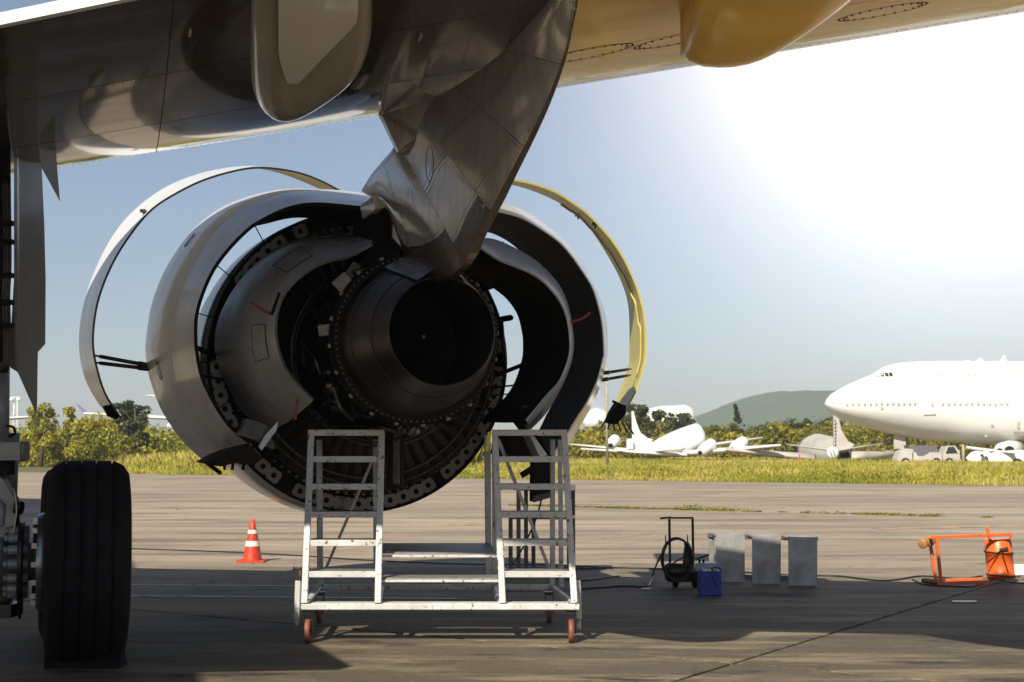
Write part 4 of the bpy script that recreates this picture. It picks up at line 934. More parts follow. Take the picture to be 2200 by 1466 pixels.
for px in (1450, 1492): 
    b = MB(); c = Vector((D(px, 1250).x, YD - .03, .09)); b.lathe([(-.03, .001), (-.03, .07), (-.02, .09), (.02, .09), (.03, .07), (.03, .001)], c, (1, 0, 0), 24); b.build('trolley_wheel', M['rubber'], TR_)
b = MB(); b.prism([D(x, y, -.12) for x, y in [(1472, 1168), (1478, 1162), (1486, 1178), (1490, 1225), (1466, 1228), (1468, 1190)]], (0, .03, 0)); b.build('reel_flange', M['steel'], TR_)
seg('pump_lever', D(1494, 1202), D(1523, 1192), .022, .022, 'rust', TR_)
# the coil and its loose end
b = MB(); pts = []
cc = D(1454, 1202, -.14); 
for k in range(5 * 28):
    t = 2 * math.pi * k / 28; q = k / 28
    pts.append(cc + Vector((.155 * 1.02 * math.cos(t) * (1 + .05 * math.sin(q * 2.1)), -.022 * q + .02, .225 * math.sin(t) * (1 + .035 * math.sin(q * 3))) ))
b.tube(pts, .011, 7); b.build('hose_coil', M['hose'], TR_)
b = MB(); b.tube(crom([D(1428, 1180, -.2), D(1414, 1205, -.22), grd(1402, 1245) + Vector((0, 0, .05)), grd(1390, 1262) + Vector((0, 0, .012)), grd(1340, 1262) + Vector((0, 0, .012)), grd(1250, 1268) + Vector((0, 0, .012))], 40), .010, 7); b.build('hose_tail', M['hose'], TR_)
b = MB(); b.tube(crom([D(1470, 1168, -.2), D(1480, 1190, -.2), D(1455, 1205, -.2), D(1438, 1218, -.2), D(1434, 1240, -.2)], 24), .009, 6); b.build('hose_tail', M['hose'], TR_)
# blue box
BB = empty('battery_box', grd(1527, 1279), 'small bright blue plastic box with a pale lid beside the black hose trolley', 'box')
YB = grd(1527, 1281).y
p0 = at(1527, 1253, YB)
wB = (at(1551, 1253, YB) - at(1504, 1253, YB)).length; hB = at(1527, 1228, YB).z
b = MB(); b.box(Vector((p0.x, YB + .11, hB / 2)), (wB, .22, hB)); bb = b.build('box_body', M['blue'], BB)
bv = bb.modifiers.new('bevel', 'BEVEL'); bv.width = .01; bv.segments = 2
b = MB(); b.box(Vector((p0.x - .02, YB + .17, hB + .035)), (wB * .95, .12, .08)); b.build('box_lid', M['bluelid'], BB)
b = MB(); b.tube(crom([Vector((p0.x + .0, YB + .02, hB + .01)), Vector((p0.x + .03, YB - .01, hB + .04)), Vector((p0.x + .09, YB - .01, hB + .035)), Vector((p0.x + .115, YB + .03, hB - .01))], 16), .008, 6); b.build('carry_handle', M['blue'], BB)
b = MB(); b.box(Vector((p0.x - .03, YB + .03, hB + .012)), (.10, .05, .02)); b.build('terminal_strip', M['conewhite'], BB)
b = MB(); b.tube(crom([Vector((p0.x - .04, YB + .02, hB + .03)), Vector((p0.x + .0, YB, hB + .05)), Vector((p0.x + .04, YB - .01, hB + .02))], 10), .006, 6); b.build('yellow_lead', M['yellow'], BB)
b = MB(); b.tube(crom([Vector((p0.x + .02, YB + .0, hB + .02)), Vector((p0.x + .03, YB - .015, hB * .7)), Vector((p0.x + .08, YB - .015, hB * .4))], 10), .006, 6); b.build('lead', M['blue'], BB)
for dx in (-.09, -.05):
    b = MB(); b.tube([Vector((p0.x + dx, YB + .17, hB + .075)), Vector((p0.x + dx, YB + .17, hB + .11))], .012, 8); b.build('terminal_knob', M['black'], BB)

# diamond plate step unit
DS = empty('checker_plate_steps', grd(1640, 1256), 'upturned aluminium step unit of three diamond-plate treads right of the blue box', 'step unit')
pan = [((1538, 1148), (1600, 1148), (1600, 1252), (1538, 1250)), ((1616, 1150), (1678, 1151), (1677, 1256), (1617, 1254)), ((1694, 1153), (1756, 1156), (1756, 1258), (1695, 1260))]
for k, q in enumerate(pan):
    Yp = grd((q[2][0] + q[3][0]) / 2, (q[2][1] + q[3][1]) / 2).y
    b = MB(); pts = [at(x, y, Yp) for x, y in q]; pts[2].z = 0.002; pts[3].z = .002; c = sum(pts, Vector()) / 4
    b.prism(pts, (0, .025, 0)); b.build('diamond_plate_tread', M['diamond'], DS, origin=c)
    b = MB(); w = pts[1].x - pts[0].x; b.box((pts[0] + pts[1]) / 2 + Vector((0, .18, -.012)), (w, .30, .02)); b.build('tread_flange', M['diamond'], DS, origin=c)
Yp = grd(1600, 1250).y
seg('side_rail', at(1522, 1150, Yp + .35), at(1756, 1158, grd(1720, 1259).y + .12), .05, .05, 'rim', DS)
seg('side_rail', Vector((at(1600, 1250, Yp + .3).x, Yp + .3, .03)), Vector((at(1745, 1250, Yp + .1).x, Yp + .06, .03)), .05, .04, 'rim', DS)
seg('side_leg', at(1528, 1155, Yp + .36), Vector((at(1528, 1155, Yp + .36).x, Yp + .36, 0)), .06, .04, 'geargrey', DS)

# orange cart tipped on its side
OC = empty('orange_cart', grd(2075, 1255), 'bright orange tubular cart lying tipped on its side at the right edge', 'cart')
YO = grd(2025, 1258).y
def O(px, py, dy=0): return at(px, py, YO + dy)
for (p, q, w) in ((O(2000, 1155), O(2173, 1148), .032), (O(2012, 1154), O(2022, 1256), .034), (O(1999, 1172, .25), O(2011, 1248, .25), .034), (O(2022, 1253), O(2125, 1250), .032), (O(2026, 1247, .4), O(2110, 1244, .4), .028), (O(2121, 1133, .1), O(2127, 1160, .1), .03), (O(1999, 1154), O(1999, 1160, .25), .03), (O(2171, 1148), O(2171, 1158), .03)):
    seg('tube_frame', p, q, w, w, 'orange', OC)
dc0 = O(2143, 1158, .2); dc1 = O(2151, 1243, .2); axd = (dc1 - dc0).normalized(); Ld = (dc1 - dc0).length; rD = .148
b = MB(); b.lathe([(0, .001), (0, rD * .97), (.005, rD), (Ld * .32, rD), (Ld * .325, rD * 1.03), (Ld * .345, rD * 1.03), (Ld * .35, rD), (Ld * .9, rD), (Ld * .905, rD * 1.03), (Ld * .925, rD * 1.03), (Ld * .93, rD), (Ld, rD), (Ld, .001)], dc0, axd, 48); b.build('drum', M['orange'], OC)
for f in (.34, .915):
    b = MB(); c = dc0 + axd * Ld * f; b.tube([c + Vector((math.cos(2 * math.pi * k / 32), math.sin(2 * math.pi * k / 32), -axd.x * math.cos(2 * math.pi * k / 32))) * (rD + .008) for k in range(33)], .008, 6, cap=False); b.build('drum_strap', M['rust'], OC)
b = MB(); b.tube(crom([O(2119, 1210, .04), O(2135, 1198, .03), O(2152, 1182, .04), O(2156, 1200, .04), O(2166, 1230, .05)], 20), .007, 6); b.build('drum_cord', M['black'], OC)
seg('strap_buckle', O(2148, 1182, .04), O(2165, 1178, .04), .03, .03, 'rust', OC)
for px, py, dy in ((1983, 1168, .1), (1997, 1164, .15), (1990, 1248, .25), (2004, 1250, .12)):
    c = O(px, py, dy); b = MB(); b.lathe([(-.022, .001), (-.022, .045), (-.015, .055), (.015, .055), (.022, .045), (.022, .001)], c, Vector((.6, 1, .1)) if py < 1200 else Vector((.1, .2, 1)), 20); b.build('caster_wheel', M['brownwheel'], OC)
    seg('caster_bracket', c, c + Vector((.06, 0, .0)), .03, .03, 'rim', OC)
# board behind the drum at the frame edge
b = MB(); p = grd(2185, 1238); b.box(p + Vector((.35, .2, .06)), (.8, .4, .10)); tag(b.build('board', M['conewhite']), 'white flat panel lying on the concrete behind the orange drum', 'panel')
# loose items and cables
def cable(name, pts, r, label, m='hose', cat='cable'):
    b = MB(); b.tube(crom([grd(x, y) + Vector((0, 0, r + .002)) for x, y in pts], 90), r, 6); return tag(b.build(name, M[m]), label, cat, 'black cables lying on the concrete')
cable('cable', [(180, 1177), (290, 1181), (420, 1185), (540, 1190), (650, 1196), (800, 1206), (1000, 1214), (1200, 1216), (1300, 1222)], .009, 'thin black cable running behind the cone and the work stand')
cable('cable', [(1236, 1225), (1330, 1222), (1440, 1225), (1600, 1232), (1700, 1238), (1800, 1240), (1900, 1250), (1980, 1240), (2060, 1246), (2110, 1240)], .010, 'black cable lying between the diamond-plate steps and the orange cart')
cable('cable', [(1960, 1247), (1990, 1258), (2050, 1262), (2090, 1262), (2140, 1245), (2180, 1254), (2260, 1258)], .009, 'black cable looping in front of the tipped orange cart')
cable('cable', [(1090, 1230), (1150, 1236), (1240, 1250), (1330, 1240)], .009, 'short black cable on the ground at the foot of the violet trestle')
b = MB(); b.tube(crom([epx(1165, 1065, 1.7), at(1150, 1120, 12.6), at(1110, 1200, 13.2), grd(1080, 1232)], 30), .008, 6); tag(b.build('hanging_cable', M['hose']), 'black cable hanging from the opened engine behind the right-hand ladder', 'cable')
b = MB(); p = grd(2072, 1296); b.box(p + Vector((0, 0, .01)), (.24, .05, .02)); tag(b.build('metal_offcut', M['rim']), 'small bright metal strip on the shaded concrete in front of the orange cart', 'metal strip')
b = MB(); p = grd(1388, 1268); b.box(p + Vector((0, 0, .01)), (.1, .04, .02)); tag(b.build('metal_offcut', M['rim']), 'small pale scrap on the ground left of the black hose trolley', 'metal scrap')

# ------------------------------------------------------------------ background aircraft graveyard
YJ = 133.0
JJ = empty('jumbo_jet', Vector((at(2000, 900, YJ).x, YJ, 0)), 'huge white double-deck airliner parked side-on in the grass at the right', 'airliner')
jst = [(1772, 868, 868.5, .1), (1776, 858, 878, .9), (1784, 848, 887, 1.35), (1800, 838, 897, 1.9), (1830, 822.5, 910, 2.5), (1860, 810, 919, 2.85), (1880, 801, 925, 3.0), (1895, 790, 929, 3.1), (1910, 784.5, 932.5, 3.18), (1935, 779.5, 938, 3.25), (1970, 777, 944, 3.25), (2030, 776, 950, 3.25), (2100, 776, 955, 3.25), (2200, 777, 958, 3.25), (2400, 780, 960, 3.25), (2700, 800, 960, 3.25)]
def jsec(k, t):
    px, yt, yb, w = jst[k]; pt = at(px, yt, YJ); pb = at(px, yb, YJ); zc = pb.z + (pt.z - pb.z) * .42; ct, st_ = math.cos(t), math.sin(t)
    up = pt.z - zc; dn = zc - pb.z
    ww = w * (1 - .36 * max(0, st_) ** 1.5) if px > 1890 else w * (1 - .25 * max(0, st_) ** 1.5)
    return Vector((pt.x, YJ - ww * ct, zc + (up if st_ > 0 else dn) * st_))
b = MB(); rows = [[jsec(k, 2 * math.pi * j / 40) for j in range(40)] for k in range(len(jst))]; b.grid(rows, closed=True, caps=True); b.build('fuselage', M['plane'], JJ)
def jside(px, py, off=.03):
    for k in range(len(jst) - 1):
        if jst[k][0] <= px <= jst[k + 1][0]:
            f = (px - jst[k][0]) / (jst[k + 1][0] - jst[k][0]); best = None
            zt = at(px, py, YJ - 2.5).z
            for j in range(181):
                t = -math.pi / 2 + math.pi * j / 180; p = jsec(k, t).lerp(jsec(k + 1, t), f); e = abs(p.z - zt)
                if best is None or e < best[0]: best = (e, p)
            return best[1] + Vector((0, -off, 0))
w0 = None
for x0, x1, n, y in ((1809, 1943, 13, 869), (2001, 2136, 12, 870), (1983, 2093, 9, 807), (2140, 2192, 5, 807)):
    for k in range(n):
        px = x0 + (x1 - x0) * k / (n - 1); p = jside(px, y)
        if w0 is None:
            b = MB(); b.lathe([(0, .001), (0, .13), (.02, .14), (.06, .14)], p, (0, 1, 0), 10); w0 = b.build('cabin_window', M['fade'], JJ, origin=p)
            for v in w0.data.vertices: v.co.z *= 1.35
        else:
            o = w0.copy(); COL.objects.link(o); o.location = p - JJ.location
            if y < 850: o.scale = (.75, 1, .75)
for x in (1881, 1888, 1896, 1904):
    b = MB(); q = [jside(x - 3 + (2 if x < 1890 else 0), 799), jside(x + 3.4, 799), jside(x + 3.2, 808.5), jside(x - 6 if x < 1885 else x - 3.4, 808.5)]; b.prism(q, (0, .05, 0)); b.build('cockpit_window', M['glass'], JJ)
for x0, x1 in ((1962, 1986), (2186, 2210)):
    b = MB(); q = [jside(x0, 864, .04), jside(x1, 864, .04), jside(x1, 892, .04), jside(x0, 892, .04)]; b.tube(q + [q[0]], .015, 4, cap=False); b.tube([q[3], q[2]], .045, 4); b.build('door_outline', M['fade'], JJ)
    p = jside(x0 + 17, 870, .05); b = MB(); b.box(p, (.2, .05, .3)); b.build('door_window', M['fade'], JJ)
for px, py in ((1876, 877), (2106, 913), (2098, 937), (2161, 908), (2161, 916)):
    b = MB(); b.box(jside(px, py), (.25, .05, .2)); b.build('service_port', M['fade'], JJ)
for x, y, h in ((2155, 776, .55), (2104, 775, .25), (2076, 776, .1)):
    p = at(x, y, YJ); b = MB(); b.prism([p + Vector((-.35, -.04, -.1)), p + Vector((.3, -.04, -.1)), p + Vector((.25, -.04, h * .9)), p + Vector((.05, -.04, h))], (0, .08, 0)); b.build('antenna', M['plane'], JJ)
# wing root and inboard engine side of the jumbo
rows = []
for k in range(7):
    f = k / 6; x0 = at(2155, 940, YJ).x + 9 * f; Yk = YJ - 2.2 - 20 * f; ch = 14 - 8 * f; z = at(2160, 930, YJ).z + .9 * f; r = []
    for j in range(20):
        t = 2 * math.pi * j / 20; r.append(Vector((x0 + ch / 2 - ch / 2 * math.cos(t), Yk, z + (1.0 - .5 * f) * math.sin(t) * (1 - .5 * (1 - math.cos(t)) / 2))))
    rows.append(r)
b = MB(); b.grid(rows, closed=True, caps=True); b.build('wing', M['plane'], JJ)
c = at(1936, 945, YJ)
b = MB(); b.box(at(1933, 952, YJ - .6), (1.1, .1, 1.1)); b.build('nose_gear_door', M['planeg'], JJ)
b = MB(); b.tube([at(1948, 940, YJ), Vector((at(1948, 940, YJ).x, YJ, .5))], .13, 12); b.build('nose_gear_leg', M['geargrey'], JJ)
for dy in (-.35, .35):
    b = MB(); b.lathe([(-.15, .001), (-.15, .4), (-.1, .55), (.1, .55), (.15, .4), (.15, .001)], Vector((at(1948, 940, YJ).x, YJ + dy, .55)), (0, 1, 0), 24); b.build('nose_wheel', M['rubber'], JJ)

def fus(pts, rad, name, m, par, n=20, sq=1):
    b = MB(); b.tube(crom(pts, len(pts) * 4), [rad[min(len(rad) - 1, int(round(i * (len(rad) - 1) / (len(pts) * 4 - 1))))] for i in range(len(pts) * 4)], n); return b.build(name, m, par)
def fusi(p, q, prof, name, m, par, n=24):
    p, q = Vector(p), Vector(q); d = q - p; b = MB(); b.lathe([(d.length * a, max(.01, r)) for a, r in prof], p, d, n); return b.build(name, m, par)
def plate(pix, Y, dy, name, m, par, th=.35):
    b = MB(); b.prism([at(x, y, Y + dy * (x - pix[0][0])) for x, y in pix], (0, th, 0)); return b.build(name, m, par)
def surf(p, q, c0, c1, th, name, m, par):     # wing-like surface from root point p to tip q with chords along the flight direction
    p, q = Vector(p), Vector(q); rows = []; cd = Vector((.25, 1, 0)).normalized()
    for f in (0, .33, .66, 1):
        o = p.lerp(q, f); c = c0 + (c1 - c0) * f; t_ = th * (1 - .6 * f); rows.append([o + cd * (-c / 2 * math.cos(2 * math.pi * k / 12)) + Vector((0, 0, t_ / 2 * math.sin(2 * math.pi * k / 12))) for k in range(12)])
    b = MB(); b.grid(rows, closed=True, caps=True); return b.build(name, m, par)
# wreck one: white four-engined propeller aircraft, tail toward the left, fuselage tipped up
Y1 = 150
W1 = empty('wrecked_aircraft', Vector((at(1450, 975, Y1).x, Y1, 0)), 'derelict white propeller aircraft with slim fin and fuselage tipped upward in the grass', 'aircraft wreck', 'derelict aircraft lying in the grass')
fusi(at(1380, 976, Y1), at(1514, 934, Y1), [(0, .3), (.12, .7), (.3, 1.05), (.5, 1.28), (.7, 1.4), (.9, 1.42), (.95, 1.3), (.985, .95), (1.0, .5), (1.003, .01)], 'fuselage', M['plane'], W1)
plate([(1357, 884), (1361, 883), (1367, 908), (1376, 930), (1392, 942), (1402, 944), (1396, 965), (1360, 968)], Y1 - .2, 0, 'tail_fin', M['plane'], W1)
surf(at(1385, 970, Y1), at(1228, 955, Y1 + 6), 3, 1.4, .4, 'tailplane', M['plane'], W1); surf(at(1385, 972, Y1 - 1), at(1470, 964, Y1 - 7), 3, 1.4, .3, 'tailplane', M['plane'], W1)
surf(at(1470, 975, Y1 - 2), at(1678, 957, Y1 - 9), 3.6, 1.2, .7, 'wing', M['plane'], W1); surf(at(1500, 962, Y1 + 2), at(1640, 941, Y1 + 12), 3.6, 1.2, .6, 'wing', M['plane'], W1)
surf(at(1480, 978, Y1 - 3), at(1250, 965, Y1 - 2), 3.4, 1.4, .5, 'wing', M['plane'], W1)
for (a_, b_2) in (((1502, 974), (1535, 950)), ((1572, 966), (1603, 946)), ((1310, 958), (1326, 942))):
    fusi(at(*a_, Y1 - 6), at(*b_2, Y1 - 5), [(0, .2), (.1, .5), (.5, .62), (.85, .6), (1, .3), (1.01, .01)], 'engine_nacelle', M['plane'], W1, 16)
    b = MB(); p = at(a_[0] + 2, a_[1] - 1, Y1 - 6.4); b.lathe([(0, .01), (0, .22), (.1, .22)], p, (0, 1, 0), 12); b.build('intake', M['black'], W1)
plate([(1347, 943), (1360, 943), (1360, 965), (1347, 965)], Y1 - 1, 0, 'engine_box', M['plane'], W1, .8)
# far fuselage behind the trees
Y2 = 260
W2 = empty('stored_aircraft', Vector((at(1440, 960, Y2).x, Y2, 0)), 'white aircraft fuselage showing above the trees behind the tipped-up wreck', 'aircraft', 'stored aircraft behind the trees')
fusi(at(1375, 902, Y2), at(1492, 896, Y2), [(0, .2), (.06, 1.2), (.2, 2.0), (.4, 2.3), (.85, 2.25), (.97, 1.6), (1, .6), (1.01, .01)], 'fuselage', M['plane'], W2)
plate([(1464, 884), (1486, 884), (1497, 905), (1500, 960), (1466, 960)], Y2 - 1, 0, 'tail_fin', M['bluefin'], W2, 1)
Y2b = 240
W2b = empty('stored_aircraft', Vector((at(1285, 960, Y2b).x, Y2b, 0)), 'white aircraft tail with grey-blue fin seen past the right cowl, left of the pole', 'aircraft', 'stored aircraft behind the trees')
plate([(1262, 870), (1288, 838), (1300, 856), (1300, 905), (1306, 960), (1270, 960), (1264, 890)], Y2b, 0, 'tail_fin', M['bluefin'], W2b, 1)
fusi(at(1250, 905, Y2b), at(1312, 900, Y2b), [(0, .2), (.1, 1.4), (.5, 2), (.9, 1.3), (1, .01)], 'fuselage', M['plane'], W2b)
# wreck three: grey hulk with fin, seen tail-on
Y3 = 146
W3 = empty('wrecked_aircraft', Vector((at(1790, 985, Y3).x, Y3, 0)), 'dull grey derelict aircraft seen tail-on with round white tail end, under the jumbo nose', 'aircraft wreck', 'derelict aircraft lying in the grass')
fusi(at(1815, 978, Y3 + 1), at(1745, 972, Y3 + 14), [(0, .5), (.15, 1.2), (.5, 1.9), (.8, 2.1), (1, 1.8), (1.01, .01)], 'fuselage', M['planeg'], W3)
plate([(1791, 892), (1802, 900), (1808, 925), (1822, 948), (1836, 955), (1820, 972), (1792, 975)], Y3, 0, 'tail_fin', M['planeg'], W3)
for k in range(9):
    b = MB(); p = at(1794.5, 905 + 7.5 * k, Y3 - .3); b.box(p, (.12, .05, .16)); b.build('rudder_hinge', M['black'], W3)
surf(at(1790, 968, Y3 - 1), at(1690, 955, Y3 + 2), 2.6, 1.2, .3, 'tailplane', M['planeg'], W3); surf(at(1790, 970, Y3 - 1), at(1898, 953, Y3 + 2), 2.6, 1.2, .3, 'tailplane', M['planeg'], W3)
fusi(at(1789, 973, Y3 - 2.4), at(1789, 973, Y3 - .8), [(0, .01), (.0, .5), (.15, .62), (1, .6)], 'tail_cone', M['plane'], W3)
for dx in (-.18, .12):
    b = MB(); p = at(1789, 973, Y3 - 2.5); b.bar(p + Vector((dx - .1, 0, .35)), p + Vector((dx + .12, 0, -.35)), .07, .04); b.build('tail_slot', M['black'], W3)
surf(at(1752, 985, Y3 - 1), at(1560, 966, Y3 - 3), 4.2, 1.6, .9, 'wing', M['planeg'], W3)
surf(at(1830, 985, Y3), at(1920, 975, Y3 + 4), 4.2, 2, 1.6, 'wing', M['planeg'], W3)
# wreck four, at the right edge under the jumbo
Y4 = 128
W4 = empty('wrecked_aircraft', Vector((at(2140, 990, Y4).x, Y4, 0)), 'broken white aircraft with open engine pods heaped at far right below the jumbo', 'aircraft wreck', 'derelict aircraft lying in the grass')
surf(at(2075, 962, Y4 + 2), at(2180, 974, Y4 - 2), 2.4, 2.4, .35, 'wing', M['plane'], W4)
fusi(at(2148, 970, Y4), at(2190, 966, Y4 + 4), [(0, .3), (.1, .75), (.5, .9), (1, .8), (1.01, .01)], 'engine_nacelle', M['plane'], W4, 18)
b = MB(); b.lathe([(0, .01), (0, .42), (.2, .44)], at(2170, 969, Y4 - 1.2), (0, 1, 0), 16); b.build('intake', M['black'], W4)
fusi(at(2076, 992, Y4), at(2150, 984, Y4 + 1), [(0, .3), (.2, .8), (.6, 1.0), (1, .7), (1.01, .01)], 'fuselage', M['plane'], W4, 18)
fusi(at(2120, 990, Y4 - 1.5), at(2215, 988, Y4 - 1), [(0, .4), (.2, .8), (.6, .9), (1, .9), (1.01, .01)], 'fuselage', M['plane'], W4, 18)
fusi(at(2110, 980, Y4 - 1), at(2130, 972, Y4), [(0, .2), (.5, .45), (1, .3), (1.01, .01)], 'engine_nacelle', M['plane'], W4, 12)
b = MB(); b.lathe([(0, .01), (0, .4), (.3, .45)], at(2188, 996, Y4 - 2.6), (0, 1, 0), 16); b.build('intake', M['black'], W4)
# pickup truck under the jumbo
YP = 126
PK = empty('pickup_truck', Vector((at(1995, 1000, YP).x, YP, 0)), 'old white pickup truck with a dark covered load parked under the jumbo belly', 'truck')
plate([(1928, 985), (1936, 970), (1950, 964), (1962, 966), (1962, 994), (1926, 994)], YP, 0, 'bonnet', M['planeg'], PK, 1.8)
plate([(1960, 972), (2018, 972), (2024, 978), (2024, 996), (1960, 996)], YP, 0, 'cargo_bed', M['planeg'], PK, 1.9)
plate([(1952, 957), (2012, 957), (2016, 972), (1958, 972)], YP + .1, 0, 'dark_cover', M['purple'], PK, 1.7)
plate([(1968, 972), (1996, 972), (1984, 979), (1972, 979)], YP - .05, 0, 'cover_flap', M['purple'], PK, .1)
plate([(2026, 978), (2034, 959), (2052, 958), (2062, 972), (2064, 996), (2026, 996)], YP, 0, 'cab', M['planeg'], PK, 1.7)
plate([(2032, 975), (2037, 961), (2050, 960), (2058, 974)], YP - .04, 0, 'cab_window', M['glass'], PK, .05)
for x in (1946, 2040, 2012):
    c = at(x, 992, YP - .1); b = MB(); b.lathe([(0, .01), (0, .18), (-.02, .2), (-.02, .36), (.22, .36), (.22, .01)], Vector((c.x, YP - .15, .36)), (0, 1, 0), 24); b.build('wheel', M['rubber'], PK)
    b = MB(); b.lathe([(-.03, .01), (-.03, .17), (0, .18)], Vector((c.x, YP - .15, .36)), (0, 1, 0), 16); b.build('hubcap', M['planeg'], PK)
# poles, marker, tower
def pole(px, yt, Y, r, label, yb=None):
    t = at(px, yt, Y); p = Vector((t.x, Y, -.05)); b = MB(); b.tube([p, t], [r, r * .8], 10); o = b.build('utility_pole', M['pole'], None, origin=p); tag(o, label, 'pole')
pole(1303.5, 782, 100, .10, 'tall pale post rising from the grass just right of the opened engine')
pole(2069, 955, 118, .13, 'short pale post in front of the pickup cab under the jumbo')
b = MB(); p = Vector((at(1718, 990, 118).x, 118, 0)); H = 1.1; b.lathe([(0, .2), (.05, .2), (.06, .12), (H, .04), (H + .01, .001)], p, (0, 0, 1), 16); tag(b.build('marker_cone', M['conered'], None, origin=p), 'small distant red marker cone in the grass left of the jumbo nose', 'marker cone')
TW = empty('radio_tower', Vector((at(33, 900, 600).x, 600, 0)), 'faint distant lattice tower with round dishes above the trees at far left', 'tower')
for dx in (-1.2, 1.2):
    b = MB(); b.tube([Vector((TW.location.x + dx, 600, 0)), Vector((TW.location.x + dx * .5, 600, at(33, 852, 600).z))], .22, 6); b.build('tower_leg', M['plane'], TW)
for k in range(8):
    z = 4 + k * 2.4; b = MB(); b.bar((TW.location.x - 1.1 + k * .07, 600, z), (TW.location.x + 1.1 - k * .07, 600, z + 2), .15, .15); b.build('tower_brace', M['plane'], TW)
for dx in (-1.4, 1.4):
    b = MB(); b.lathe([(0, .01), (0, .95), (.5, .9), (.5, .01)], Vector((TW.location.x + dx, 599, at(33, 858, 600).z)), (0, 1, 0), 18); b.build('dish', M['plane'], TW)
# parked airliner wings at the left, tips toward the left
YW = 165
A1 = empty('parked_airliner', Vector((at(760, 960, YW).x, YW, 0)), 'distant white airliner mostly behind the engine, its wing ending in a purple winglet', 'airliner', 'airliners parked beyond the bushes')
surf(at(860, 925, YW), at(186, 889, YW - 6), 6, 1.6, .8, 'wing', M['plane'], A1)
plate([(163, 868), (168, 870), (184, 884), (196, 887), (186, 892), (178, 889)], YW - 6, 0, 'winglet', M['purplepaint'], A1, .3)
fusi(at(700, 915, YW - 14), at(900, 915, YW + 20), [(0, .2), (.08, 1.3), (.2, 1.9), (.8, 1.9), (1, .4), (1.01, .01)], 'fuselage', M['plane'], A1)
YW2 = 185
A2 = empty('parked_airliner', Vector((at(-250, 960, YW2).x, YW2, 0)), 'distant white airliner off the left edge, its wing tipped by a thin upright winglet', 'airliner', 'airliners parked beyond the bushes')
surf(at(-250, 915, YW2), at(128, 893, YW2 - 5), 6, 1.4, .7, 'wing', M['plane'], A2)
plate([(126, 895), (129, 893), (141, 874), (139, 880), (132, 896)], YW2 - 5, 0, 'winglet', M['bluefin'], A2, .25)
fusi(at(-330, 915, YW2 - 14), at(-200, 915, YW2 + 20), [(0, .2), (.08, 1.3), (.2, 1.9), (.8, 1.9), (1, .4), (1.01, .01)], 'fuselage', M['plane'], A2)
YW3 = 300
A3 = empty('parked_airliner', Vector((at(380, 900, YW3).x, YW3, 0)), 'far airliner showing only a sliver of white tailplane over the trees', 'airliner', 'airliners parked beyond the bushes')
surf(at(400, 856, YW3), at(318, 850, YW3), 4, 2, .8, 'tailplane', M['plane'], A3)
plate([(390, 845), (400, 840), (420, 870), (425, 945), (395, 945)], YW3, 0, 'tail_fin', M['bluefin'], A3, 1)
fusi(at(360, 915, YW3), at(560, 905, YW3), [(0, .4), (.2, 2), (.8, 2), (1, .4), (1.01, .01)], 'fuselage', M['plane'], A3)
# debris in the left grass
b = MB(); b.box(at(265, 948, 128), (2.4, .4, .10)); b.box(at(300, 956, 127), (1.0, .4, .5)); b.box(at(240, 950, 128), (.08, .3, .5)); o = b.build('scrap_wing_piece', M['plane']); tag(o, 'flat white scrap of aircraft lying in the tall grass right of the tyre', 'scrap')

# ------------------------------------------------------------------ vegetation
def leaves(C, Rr, n, size, zmin=None, zj=.3):
    """n random leaf quads spread in the outer part of ellipsoids; C (k,3), Rr (k,3)"""
    k = rng.integers(0, len(C), n); d = rng.normal(size=(n, 3)); d /= np.linalg.norm(d, axis=1)[:, None]
    r = rng.uniform(.35, 1.05, n) ** .5; P = C[k] + d * Rr[k] * r[:, None]
    if zmin is not None: P[:, 2] = np.maximum(P[:, 2], zmin + rng.uniform(0, zj, n))
    a = rng.normal(size=(n, 3)) + d * .0; a /= np.linalg.norm(a, axis=1)[:, None]; b_ = np.cross(a, rng.normal(size=(n, 3))); b_ /= np.linalg.norm(b_, axis=1)[:, None]
    s = (size * rng.uniform(.5, 1.3, n))[:, None]
    V = np.stack([P - a * s - b_ * s * .5, P + a * s * .2 - b_ * s * .6, P + a * s + b_ * s * .3, P - a * s * .1 + b_ * s * .6], 1).reshape(-1, 3)
    return V, np.arange(4 * n).reshape(-1, 4)
def clumps(cx, cy, rad, h, n):
    C = []; Rr = []
    for _ in range(n):
        t = random.uniform(0, 2 * math.pi); q = random.uniform(0, 1) ** .6; z = random.uniform(.15, 1)
        s = rad * random.uniform(.28, .55) * (1.1 - .45 * z); C.append((cx + math.cos(t) * q * rad * (1.05 - .55 * z), cy + math.sin(t) * q * rad * (1.05 - .55 * z), h * z - s * .5)); Rr.append((s, s, s * .75))
    return np.array(C), np.array(Rr)
